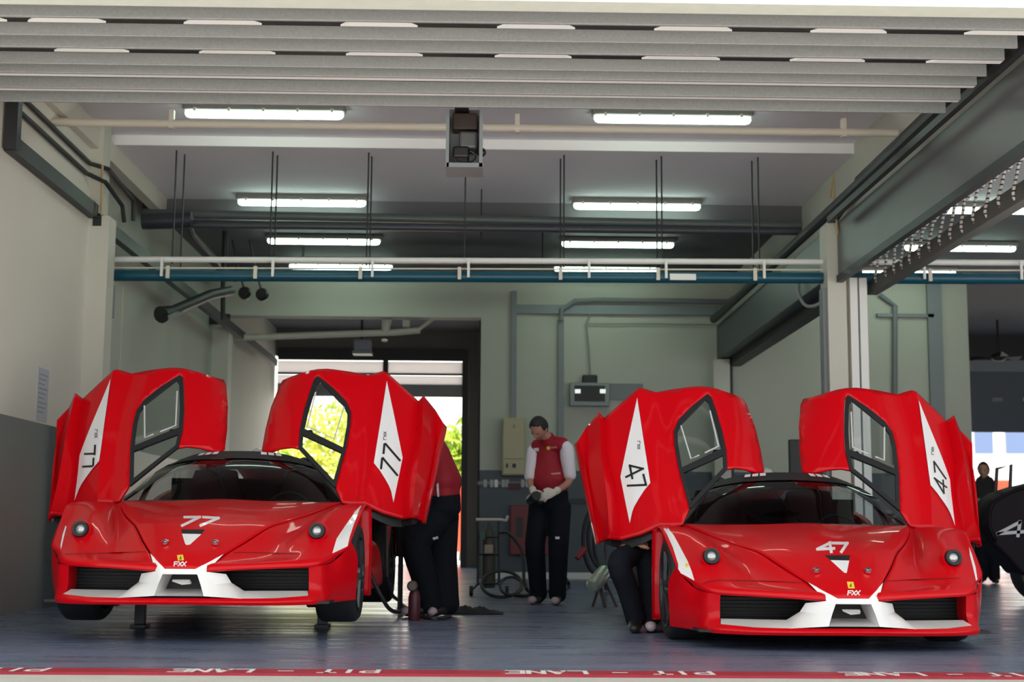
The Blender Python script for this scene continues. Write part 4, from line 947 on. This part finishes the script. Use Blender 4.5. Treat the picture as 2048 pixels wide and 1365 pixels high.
def handgeo(mb, w, d, nrm, side, scale=1.0, curl=.9):
    """palm from wrist w along d; nrm = back-of-hand direction; side = towards the thumb"""
    d, nrm, side = V(d).normalized(), V(nrm).normalized(), V(side).normalized(); s = scale
    etube(mb, [w, w + d*.05*s, w + d*.085*s], [(.026*s, .017*s), (.040*s, .015*s), (.039*s, .012*s)], side, 14)
    for k, (off, L) in enumerate(((.028, .072), (.0095, .080), (-.0095, .074), (-.028, .058))):
        b = w + d*.082*s + side*off*s; a1 = curl*.55; a2 = curl*1.25
        p1 = b + (d*math.cos(a1*.5) - nrm*math.sin(a1*.5))*L*.42*s; p2 = p1 + (d*math.cos(a1+.3) - nrm*math.sin(a1+.3))*L*.33*s; p3 = p2 + (d*math.cos(a2+.4) - nrm*math.sin(a2+.4))*L*.27*s
        etube(mb, [b, p1, p2, p3], [.0098*s, .0092*s, .0086*s, .0075*s], side, 8, k=2)
    b = w + d*.03*s + side*.03*s; p1 = b + (d*.6 + side*.75 - nrm*.3).normalized()*.038*s; p2 = p1 + (d*.9 + side*.25 - nrm*.6).normalized()*.033*s
    etube(mb, [b, p1, p2], [.0125*s, .011*s, .009*s], nrm, 8, k=2)
def person(label, J, face, headM, parts, group=None, sleeve=M_SLV, vest=M_VEST, tro=M_TRO, bulk=1.0, toes='LR'):
    root = thing('person', (J['base'][0], J['base'][1], FZ), label, 'person', group)
    s = V((-face[1], face[0], 0)).normalized()      # person's left
    b = MB()
    etube(b, [J['pelvis'], J['waist'], J['chest'], J['nb']], [(.15,.10), (.14,.095), (.165,.11), (.07,.06)], s)
    etube(b, [J['nb'], J['head'] + headM @ V((0,.015,-.07))], [.058, .056], s)
    headgeo(b, J['head'], headM)
    for k in 'LR':
        etube(b, [J['sh'+k], J['el'+k], J['wr'+k]], [.048, .041, .028], face); etube(b, [J['nb'] - V((0,0,.03)), J['sh'+k]], [.07, .05], face)
        etube(b, [J['hip'+k], J['kn'+k], J['an'+k]], [.085, .056, .040], s); etube(b, [V((J['an'+k].x, J['an'+k].y, FZ + .06)), V((J['toe'+k].x, J['toe'+k].y, FZ + .04)).lerp(J['an'+k], .8)], [.032, .026], s)
        handgeo(b, J['wr'+k], J['hd'+k] - J['wr'+k], J['hn'+k], J['hs'+k], .95)
    body = fused(b, 'body', M_SKIN, root, .009, 3)
    h = MB(); headgeo(h, J['head'], headM, .008); h.build('hair', M_HAIR, body, smooth=True, angle=180, solid=-.006)
    for sx in (-.026, .026):
        e = MB(); e.ball(J['head'] + headM @ V((sx, -.0815, .006)), .010, 1.2, .5, .6, 8, 6); e.build('eye', M_BLACK, body, smooth=True)
    c = MB()
    etube(c, [J['hem'], J['waist'], J['chest'], J['chest'].lerp(J['nb'], .6), J['nb'] + V((0,0,.0))], [(.185*bulk,.125*bulk), (.170*bulk,.125*bulk), (.198*bulk,.14*bulk), (.15*bulk,.10*bulk), (.075,.07)], s)
    for k in 'LR': etube(c, [J['nb'] - V((0,0,.03)), J['sh'+k].lerp(J['nb'], .12)], [.085*bulk, .078*bulk], face)
    fused(c, 'shirt', vest, root, .012, 5)
    c = MB(); etube(c, [J['nb'] - V((0,0,.035)), J['nb'].lerp(J['head'], .32)], [(.088,.082), (.074,.070)], s, round_=False); c.build('collar', vest, root, smooth=True, angle=60)
    for k in 'LR':
        f = J.get('cuff', .92); c = MB(); d = J['sh'+k]
        etube(c, [d.lerp(J['nb'], .30) + V((0,0,-.03)), d, d.lerp(J['el'+k], .5), d.lerp(J['el'+k], f), ], [.062*bulk, .071*bulk, .062*bulk, .059*bulk], face)
        c.build('sleeve', sleeve, root, smooth=True, angle=180)
    c = MB(); etube(c, [J['pelvis'] + V((0,0,.10)), J['pelvis'] - V((0,0,.04))], [(.178*bulk,.125*bulk), (.18*bulk,.13*bulk)], s)
    for k in 'LR': etube(c, [J['hip'+k], J['hip'+k].lerp(J['kn'+k], .5), J['kn'+k], J['kn'+k].lerp(J['an'+k], .5), V((J['an'+k].x, J['an'+k].y, FZ + .075))], [.112*bulk, .10*bulk, .088*bulk, .084*bulk, .086*bulk], s)
    fused(c, 'trousers', tro, root, .013, 6)
    for k in 'LR':
        a, t = J['an'+k].copy(), J['toe'+k].copy(); d = (V((t.x-a.x, t.y-a.y, 0))).normalized(); sd = V((-d.y, d.x, 0)); z = FZ + .045
        heel = V((a.x, a.y, z)) - d*.05; c = MB()
        etube(c, [heel, heel + d*.10 + V((0,0,.012)), heel + d*.2 - V((0,0,.006)), heel + d*.27 - V((0,0,.012))], [(.038,.042), (.042,.048), (.048,.036), (.034,.028)], sd)
        sh = c.build('shoe', M_SHOE, root, smooth=True, angle=180)
        if k not in toes: continue
        c = MB(); etube(c, [heel + d*.255 - V((0,0,-.004)), heel + d*.285 - V((0,0,.006))], [(.042,.034), (.034,.029)], sd); c.build('toe_cap', M_SOLE, sh, smooth=True, angle=180)
    return root, body
def rotm(face, pitch=0, tilt=0):
    f = V((face[0], face[1], 0)).normalized(); x = V((-f.y, f.x, 0)); M = Matrix((x, -f, V((0,0,1)))).transposed()
    return M @ Matrix.Rotation(tilt, 3, 'Y') @ Matrix.Rotation(pitch, 3, 'X')
def legz(p, z=FZ + .09): return V((p.x, p.y, z))
# the man standing in the middle
Y = 13.8; fc = V((-.38, -1, 0)).normalized()
J = dict(base=(.6, Y), pelvis=at(1101,1004,Y), waist=at(1098,962,Y), chest=at(1097,920,Y), nb=at(1099,882,Y-.02), head=at(1078,857,Y-.17), hem=at(1104,984,Y),
  shR=at(1070,897,Y+.08), shL=at(1131,892,Y-.10), elR=at(1060,960,Y-.02), elL=at(1141,957,Y-.12), wrR=at(1066,982,Y-.27), wrL=at(1112,984,Y-.33),
  hdR=at(1073,992,Y-.36), hdL=at(1092,991,Y-.38), hipR=at(1080,1012,Y+.04), hipL=at(1120,1012,Y-.04), knR=at(1070,1092,Y-.03), knL=at(1117,1096,Y-.10),
  anR=legz(at(1077,1188,Y+.05)), anL=legz(at(1115,1190,Y-.06)), toeR=at(1064,1200,Y-.16), toeL=at(1110,1200,Y-.28),
  hnR=V((-.2,-.5,.9)), hnL=V((.2,-.6,.8)), hsR=V((.9,0,.3)), hsL=V((-.5,-.2,.8)), cuff=.95)
man, mbody = person('person in crimson and white shirt with white gloves, head bowed over a black tool', J, fc, rotm((-.62,-1,0), math.radians(50), math.radians(10)), None)
for k in 'LR':
    c = MB(); handgeo(c, J['wr'+k], J['hd'+k] - J['wr'+k], J['hn'+k], J['hs'+k], 1.12); etube(c, [J['wr'+k].lerp(J['el'+k], .12), J['wr'+k]], [.036, .031], fc)
    fused(c, 'glove', M_GLV, man, .005, 2)
tl = thing('hand_tool', tuple(at(1068, 1000, Y-.40)), 'black round ended hand tool held in the gloves of the standing man', 'tool')
q = at(1066, 998, Y-.42)
MB().lathe([(0,.10),(.045,.10),(.05,.08),(.05,-.06),(.042,-.07),(.036,-.04),(0,-.04)], Matrix.Translation(q) @ Matrix.Rotation(math.radians(75), 4, 'X') @ Matrix.Rotation(.3, 4, 'Y'), 20).build('barrel', M_BLACK, tl, smooth=True, angle=40)
MB().tube([q + V((.02,.06,-.01)), q + V((.09,.07,-.03))], .032, 10).build('grip', M_MATT, tl, smooth=True)
bb = bvh_of([mbody])
def patchmark(name, quad, m, parent, Yp):
    a = [at(x, y, Yp) for x, y in quad]; return MB().prism(a, (0, .012, 0)).build(name, m, parent)
# small marks on the shirt and trousers sit on the cloth: find the cloth surface by casting towards it
def clothmark(quads, m, name, parent, garment):
    bpy.context.view_layer.update(); dg = bpy.context.evaluated_depsgraph_get(); e = garment.evaluated_get(dg); me = e.to_mesh()
    B = BVHTree.FromPolygons([e.matrix_world @ v.co for v in me.vertices], [list(p.vertices) for p in me.polygons]); e.to_mesh_clear()
    mb = MB(); mb.local = False
    for qd in quads:
        vs, fs = tri2d(qd, (), (), 3); L = []
        for v in vs:
            h = B.ray_cast(CO, ray(v.x, v.y))[0]; L.append(None if h is None else h - ray(v.x, v.y)*.005)
        bv = {}
        for f in fs:
            if any(L[i] is None for i in f): continue
            for i in f:
                if i not in bv: bv[i] = mb.bm.verts.new(L[i])
            mb.bm.faces.new([bv[i] for i in f])
    if len(mb.bm.faces): mb.build(name, m, parent)
def kid(root, nm): return next(o for o in root.children if o.name.split('.')[0] == nm)
clothmark([[(1067,897),(1077,896),(1078,903),(1068,903)]], M_SLV, 'chest_logo', kid(man, 'shirt'), kid(man, 'shirt'))
clothmark([[(1093,894),(1100,893),(1100,900),(1094,900)]], M_YEL, 'yellow_badge', kid(man, 'shirt'), kid(man, 'shirt'))
clothmark([[(1101,894),(1114,893),(1114,897),(1101,898)]], mat('pinkish_print', (.5,.2,.22), .6), 'chest_print', kid(man, 'shirt'), kid(man, 'shirt'))
clothmark([[(1101,947),(1121,945),(1121,949),(1104,950)]], mat('pinkish_print', (.5,.2,.22), .6), 'waist_piping', kid(man, 'shirt'), kid(man, 'shirt'))
clothmark([[(1110,1074),(1119,1074),(1119,1079),(1111,1079)]], M_SLV, 'trouser_logo', kid(man, 'trousers'), kid(man, 'trousers'))
# the person leaning behind the left car's open door
Y = 11.75; fc = V((-1, -.1, 0)).normalized()
J = dict(base=(-.35, Y), pelvis=at(884,1012,Y), waist=at(883,965,Y), chest=at(874,905,Y), nb=at(856,868,Y), head=at(836,842,Y), hem=at(884,992,Y),
  shR=at(862,885,Y+.18), shL=at(866,885,Y-.17), elR=at(835,930,Y+.2), elL=at(842,935,Y-.2), wrR=at(800,920,Y+.2), wrL=at(808,925,Y-.16), hdR=at(785,915,Y+.18), hdL=at(790,920,Y-.15),
  hipR=at(886,1030,Y+.10), hipL=at(872,1036,Y-.09), knR=at(886,1115,Y+.12), knL=at(832,1086,Y-.10), anR=legz(at(895,1205,Y+.05)), anL=legz(at(862,1205,Y-.02)), toeR=at(870,1222,Y-.1), toeL=at(810,1222,Y-.12),
  hnR=V((0,.2,1)), hnL=V((0,-.2,1)), hsR=V((0,-1,0)), hsL=V((0,1,0)))
p2, _ = person('person in red shirt and black trousers bending behind the left car door', J, fc, rotm(fc, math.radians(25)), None, sleeve=M_VEST, bulk=1.2)
clothmark([[(865,1076),(876,1073),(877,1078),(867,1081)]], M_SLV, 'trouser_logo', kid(p2, 'trousers'), kid(p2, 'trousers'))
clothmark([[(873,970),(877,966),(879,1000),(875,1001)]], M_SLV, 'white_side_panel', kid(p2, 'shirt'), kid(p2, 'shirt'))
# the person crouching behind the right car's near door
Y = 10.3; fc = V((.35, .94, 0)).normalized(); fc = V((.2, -.98, 0)).normalized()
J = dict(base=(1.05, Y), pelvis=at(1280,1085,10.25), waist=at(1298,1052,10.45), chest=at(1320,1012,10.75), nb=at(1334,978,10.95), head=at(1336,948,11.05), hem=at(1286,1070,10.3),
  shR=at(1298,1000,10.85), shL=at(1350,1004,10.7), elR=at(1278,1050,10.5), elL=at(1352,1040,10.5), wrR=at(1266,1080,10.12), wrL=at(1336,1062,10.3), hdR=at(1285,1092,10.05), hdL=at(1320,1078,10.2),
  hipR=at(1266,1100,Y-.05), hipL=at(1296,1100,Y-.02), knR=at(1238,1130,Y-.3), knL=at(1299,1150,Y-.1), anR=legz(at(1272,1225,Y-.18), FZ+.13), anL=legz(at(1300,1225,Y-.12), FZ+.11), toeR=at(1268,1255,Y-.42), toeL=at(1302,1255,Y-.36),
  hnR=V((-.3,-.8,.3)), hnL=V((.3,-.8,.3)), hsR=V((1,0,0)), hsL=V((-1,0,0)), cuff=.55)
p3, _ = person('person in black trousers crouching under the open door of the car with 47', J, fc, rotm(fc, math.radians(20)), None, sleeve=M_VEST, bulk=.86, toes='L')
# dark figure in the neighbouring garage
Y = 20.3; fc = V((-.6, -1, 0)).normalized()
M_DCL = mat('black_clothes', (.012,.011,.013), .8)
J = dict(base=(7.3, Y), pelvis=at(1972,1030,Y), waist=at(1971,1005,Y), chest=at(1970,978,Y), nb=at(1969,958,Y), head=at(1967,942,Y-.05), hem=at(1972,1020,Y),
  shR=at(1957,966,Y), shL=at(1982,966,Y), elR=at(1957,995,Y), elL=at(1988,992,Y), wrR=at(1964,1015,Y-.2), wrL=at(1996,1005,Y-.2), hdR=at(1970,1022,Y-.25), hdL=at(2002,1006,Y-.25),
  hipR=at(1965,1035,Y), hipL=at(1980,1035,Y), knR=at(1962,1085,Y), knL=at(1986,1085,Y), anR=legz(at(1962,1135,Y)), anL=legz(at(1988,1135,Y)), toeR=at(1958,1140,Y-.2), toeL=at(1992,1140,Y-.2),
  hnR=V((0,0,1)), hnL=V((0,0,1)), hsR=V((1,0,0)), hsL=V((-1,0,0)))
p4, _ = person('person in dark clothes seen as a silhouette in the neighbouring garage', J, fc, rotm(fc, .1), None, sleeve=M_DCL, vest=M_DCL, bulk=.95, toes='')
# ------------------------------------------------------------------ floor props
# jack stands under the left car
for i, (px, lab) in enumerate(((280, 'black axle stand under the left end of the raised car'), (645, 'black axle stand beside the right front tyre of the raised car'))):
    g = onz(px, 1255, FZ); t = thing('axle_stand', (g.x, g.y, FZ), lab, 'axle stand', 'axle stands under the raised car')
    MB().box(g.x - .035, g.x + .035, g.y - .035, g.y + .035, FZ + .02, .15).build('post', M_BLACK, t, bevel=.004)
    MB().box(g.x - .05, g.x + .05, g.y - .09, g.y + .09, FZ, FZ + .02).build('foot', M_BLACK, t); MB().box(g.x - .06, g.x + .06, g.y - .05, g.y + .05, .15, .17).build('saddle', M_RUB, t)
# trolley
Yt = 15.6; gz = FZ
def bar(mb, pts, r=.012): return mb.tube([at(x, y, Yt + d) for x, y, d in pts], r, 8)
t0 = onz(980, 1182, FZ); Yt = 15.6
tr = thing('cylinder_trolley', (at(978,1180,Yt).x, Yt, FZ), 'small dark trolley with gas cylinder and pale handle by the passage', 'trolley')
fr = MB(); zb = at(978, 1188, Yt).z; 
for x in (956, 998): fr.tube([at(x, 1040, Yt), at(x, 1172, Yt)], .014, 8)
for y in (1075, 1110, 1168): fr.tube([at(956, y, Yt), at(998, y, Yt)], .010, 8)
fr.tube([at(956,1168,Yt), at(940,1186,Yt-.25)], .012, 8); fr.tube([at(998,1168,Yt), at(1006,1186,Yt-.25)], .012, 8)
fr.build('frame', M_DKM, tr)
MB().tube([at(952,1040,Yt-.02), at(1002,1040,Yt-.02), at(1012,1042,Yt-.02), at(1016,1032,Yt-.02)], .016, 8).build('handle', mat('pale_pipe', (.5,.46,.42), .4), tr, smooth=True)
MB().lathe([(0,.0),(.07,.0),(.075,.02),(.075,.52),(.05,.62),(.02,.66),(.02,.70),(0,.70)], Matrix.Translation(V((at(977,1180,Yt).x, Yt + .1, .05))), 20).build('cylinder', mat('olive_brown_cylinder', (.055,.05,.04), .5), tr, smooth=True)
MB().box(at(968,1130,Yt).x, at(986,1130,Yt).x, Yt - .1, Yt - .02, at(977,1108,Yt).z, at(977,1090,Yt).z).build('clamp', mat('tan_clamp', (.30,.24,.18), .5), tr, bevel=.01)
MB().box(at(960,1080,Yt).x, at(970,1080,Yt).x, Yt - .06, Yt, at(977,1080,Yt).z, at(977,1065,Yt).z).build('gauge', mat('green_gauge', (.03,.10,.06), .5), tr)
for sx in (-.19, .19):
    c_ = V((at(978,1180,Yt).x + sx, Yt - .2, FZ + .055)); MB().lathe([(0,-.02),(.05,-.02),(.055,-.01),(.055,.01),(.05,.02),(0,.02)], Matrix.Translation(c_) @ Matrix.Rotation(math.pi/2, 4, 'Y'), 18).build('wheel', M_RUB, tr, smooth=True)
# air hoses on the floor round the standing man
def hose(pts, r, lab, m=M_RUB, grp='black hoses on the garage floor', n=60):
    return tag(MB().tube(crom(pts, n), r, 8).build('hose', m, smooth=True), lab, 'hose', grp)
fz = FZ + .025
def og(px, py): return onz(px, py, fz)
hose([at(1000,1066,15.4), at(1018,1068,15.0), at(1040,1095,14.8), at(1047,1125,14.7), at(1048,1160,14.6), at(1054,1180,14.5), og(1070,1188)], .018, 'black hose running from the trolley down to the standing man')
def vloop(cx, cy, rx, ry, Yc, lean=.25, ph=0, n=22):
    return [at(cx + rx*math.cos(ph + 2*math.pi*k/n), cy + ry*math.sin(ph + 2*math.pi*k/n), Yc - lean*math.sin(ph + 2*math.pi*k/n)) for k in range(n+1)]
hose(vloop(1003, 1169, 40, 26, 15.0, .35), .018, 'larger black hose loop standing on the floor by the trolley')
hose(vloop(1022, 1173, 22, 18, 14.9, .28, .5), .016, 'smaller black hose loop inside the larger one')
hose([og(1030,1192), og(1045,1193), og(1062,1190), og(1090,1184), og(1130,1180), at(1137,1168,14.4), at(1133,1160,14.5)], .018, 'black hose lying behind the shoes of the standing man')
# hose bundle hanging on the rear dado with red nozzle
hb = thing('hose_bundle', tuple(at(1195, 1150, 16)), 'black hose bundle with red nozzle left of the right car', 'hose bundle')
for k, (cx, cy, rx, ry) in enumerate(((1200,1080,34,72), (1212,1075,36,66), (1222,1085,34,70))):
    MB().tube([at(cx + rx*math.cos(a), cy + ry*math.sin(a), 14.5 + .06*k) for a in [math.pi*(.25 + 1.35*i/24) for i in range(25)]], .02, 8).build('coil', M_RUB, hb, smooth=True)
MB().tube([at(1154,1118,14.45), at(1169,1098,14.5)], [.028, .036], 10).build('nozzle', mat('red_nozzle', (.25,.012,.02), .5), hb, smooth=True)
tag(MB().tube([og(1212,1180), at(1212, 1178, 14.4), at(1210,1100,14.6), at(1214,1030,14.7)], .02, 8).build('hose_stand', M_DKM), 'dark stand carrying the hose bundle', 'stand')
# pale green cylinder lying on a small stand
gc = thing('gas_cylinder', tuple(at(1196, 1190, 13.2)), 'pale green tilted cylinder on a low stand left of the crouching person', 'cylinder')
a, b = at(1186, 1172, 13.1), at(1209, 1146, 13.35); dd = (b-a).normalized(); Mq = Matrix.Translation(a) @ dd.to_track_quat('Z', 'Y').to_matrix().to_4x4(); Lq = (b-a).length
MB().lathe([(0,-.03),(.05,-.02),(.072,.02),(.072,Lq),(.05,Lq+.05),(.02,Lq+.07),(0,Lq+.07)], Mq, 24).build('body', mat('pale_green_metal', (.42,.48,.40), .3, metal=.4), gc, smooth=True)
g1 = og(1199, 1204); MB().tube([V((g1.x, 13.2, FZ)), at(1198,1165,13.2)], .018, 8).tube([V((g1.x + .12, 13.35, FZ)), at(1208,1160,13.3)], .014, 8).tube([V((g1.x - .1, 13.4, FZ)), at(1200,1165,13.25)], .014, 8).build('stand', mat('brown_stand', (.10,.075,.06), .6), gc)
# hose and red bottle by the left car's open door
hose([V((-.93, 10.8, .62)), V((-.86, 10.9, .35)), V((-.72, 11.0, .08)), og(815,1218), og(835,1232), og(868,1238), og(900,1234)], .016, 'black hose curving down below the open right door of the raised car')
hose([V((-.74, 10.9, .70)), V((-.73, 10.95, .3)), og(800,1205), og(830,1226), og(852,1232)], .015, 'second black hose hanging beside the door of the raised car')
rb = thing('red_canister', tuple(at(829, 1184, 11.3)), 'dull red canister with round cap beside the bending person', 'canister')
q = at(829, 1184, 11.2); zt = at(829, 1120, 11.2).z
MB().lathe([(0,FZ),(.04,FZ),(.047,FZ+.02),(.047,.15),(.038,.19),(.025,.21),(0,.21)], Matrix.Translation(V((q.x, 11.2, 0))), 20).build('body', mat('dull_red_enamel', (.07,.014,.022), .5), rb, smooth=True)
MB().lathe([(0,-.03),(.03,-.03),(.042,-.01),(.042,.01),(.03,.025),(0,.025)], Matrix.Translation(V((q.x - .015, 11.15, .24))) @ Matrix.Rotation(math.pi/2, 4, 'X'), 18).build('cap', mat('tan_cap', (.10,.075,.06), .5), rb, smooth=True)
g = og(940, 1222); cl = MB()
cl.grid([[V((g.x - .28 + .56*i/14, g.y - .16 + .34*j/8, FZ + .004 + .045*math.sin(math.pi*i/14)*math.sin(math.pi*j/8)*(1 + .5*math.sin(i*1.7 + j)))) for i in range(15)] for j in range(9)])
tag(cl.build('cloth', mat('black_cloth', (.012,.013,.015), .9), smooth=True, solid=.004), 'black cloth crumpled on the floor beside the bending person', 'cloth')
# monitor on a stand behind the right car
mo = thing('monitor_stand', (at(1600,900,16.5).x, 16.5, FZ), 'dark monitor on a stand between the doors of the right car', 'monitor')
a, b = at(1580, 950, 16.5), at(1650, 880, 16.5); MB().box(a.x, b.x, 16.5, 16.58, a.z, b.z).build('screen', M_BLACK, mo, bevel=.01)
MB().box((a.x+b.x)/2 - .03, (a.x+b.x)/2 + .03, 16.52, 16.58, FZ, a.z).build('post', M_DKM, mo); MB().box(a.x, b.x, 16.35, 16.75, FZ, FZ + .03).build('foot', M_DKM, mo)
# black race car in the neighbouring garage, only its near end in view
Yc = 14.2; bk = thing('black_race_car', (5.9, Yc, FZ), 'black race car with white 4 at the right edge of the photo', 'race car')
M_BLKP = mat('black_car_paint', (.010,.007,.010), .5, spec=.1)
def bq(px, py, d=0): return at(px, py, Yc + d)
xr = 6.9
rows = []
for d in (0, .12, .25, .38, .5):
    k = 0
    prof = [bq(1985,1085,0), bq(1972,1050,0), bq(1978,1008,0), bq(2010,985,0), bq(2048,972,0)]
    prof = [V((p.x + k + .03*(1 if d in (0,.5) else 0), Yc + d, p.z)) for p in prof] + [V((5.9, Yc + d, prof[-1].z + .08)), V((xr, Yc + d, prof[-1].z - .1))]
    rows.append(prof)
m = MB(); m.grid(loft(rows, 40, 16)); m.build('upper_body', M_BLKP, bk, smooth=True, solid=.03)
sd = [bq(1972,1050), bq(1978,1008), bq(2010,985), bq(2048,972), V((5.9, Yc, bq(2048,965).z)), V((xr, Yc, bq(2048,985).z)), V((xr, Yc, .12)), bq(2046,1150), bq(2020,1120), bq(1985,1085)]
MB().prism([V((p.x, Yc + .03, p.z)) for p in sd], (0, .45, 0)).build('side_body', M_BLKP, bk, bevel=.03)
cw = bq(2052, 1158, .2); MB().lathe([(.2,-.13),(.30,-.14),(.33,-.1),(.33,.1),(.30,.14),(.2,.13)], Matrix.Translation(V((cw.x + .22, Yc + .25, FZ + .33))) @ Matrix.Rotation(math.pi/2, 4, 'X'), 32).build('wheel', M_RUB, bk, smooth=True)
MB().lathe([(.2,-.13),(.30,-.14),(.33,-.1),(.33,.1),(.30,.14),(.2,.13)], Matrix.Translation(V((xr - .1, Yc + .25, FZ + .33))) @ Matrix.Rotation(math.pi/2, 4, 'X'), 32).build('wheel', M_RUB, bk, smooth=True)
m = MB()
for pl in ([(2036,1072),(2040,1045),(1996,1068)], [(1996,1068),(2050,1064)]):
    for qd in stroke_quads(pl, 6.5): m.prism([at(x, y, Yc + .012) for x, y in qd], (0, .012, 0))
m.build('number', mat('greyish_white_decal', (.5,.5,.52), .4), bk)
MB().tube([bq(1990,1000,.3), bq(1994,938,.3), bq(2022,930,.3), bq(2020,985,.3)], .02, 8).build('window_frame', M_BLACK, bk)

a, b = at(792, 1114, 12.4), at(846, 1012, 12.4); tc_ = thing('filler_box', ((a.x+b.x)/2, 12.6, FZ), 'black box on legs added as dark filler behind the bending person', 'filler box')  # made-up black box, added to fill the dark area beside the bending person
MB().box(a.x, b.x, 12.4, 12.8, a.z, b.z).build('box', M_MATT, tc_, bevel=.01)
for x in (a.x + .03, b.x - .03):
    for y in (12.43, 12.77): MB().box(x - .012, x + .012, y - .012, y + .012, FZ, a.z).build('leg', M_BLACK, tc_)
# ------------------------------------------------------------------ sky, exposure
w = bpy.data.worlds.new('world'); SC.world = w; w.use_nodes = True
bg = w.node_tree.nodes['Background']; bg.inputs[0].default_value = (.93, .96, 1.0, 1); bg.inputs[1].default_value = 1.75
sl = bpy.data.lights.new('sun', 'SUN'); sl.energy = 11.0; sl.angle = .02; sl.color = (1, .95, .86); so = bpy.data.objects.new('sun', sl); COL.objects.link(so); so.location = (0, -10, 20); so.rotation_euler = (math.radians(25), 0, math.radians(-4))
SC.view_settings.view_transform = 'Standard'; SC.view_settings.look = 'None'; SC.view_settings.gamma = 1
SC.view_settings.use_curve_mapping = False; SC.view_settings.exposure = 0.18
try:
    SC.cycles.use_denoising = True
    SC.cycles.max_bounces = 10; SC.cycles.diffuse_bounces = 6; SC.cycles.glossy_bounces = 4; SC.cycles.transparent_max_bounces = 12
    SC.cycles.sample_clamp_indirect = 6
except Exception: pass
bpy.context.view_layer.update()
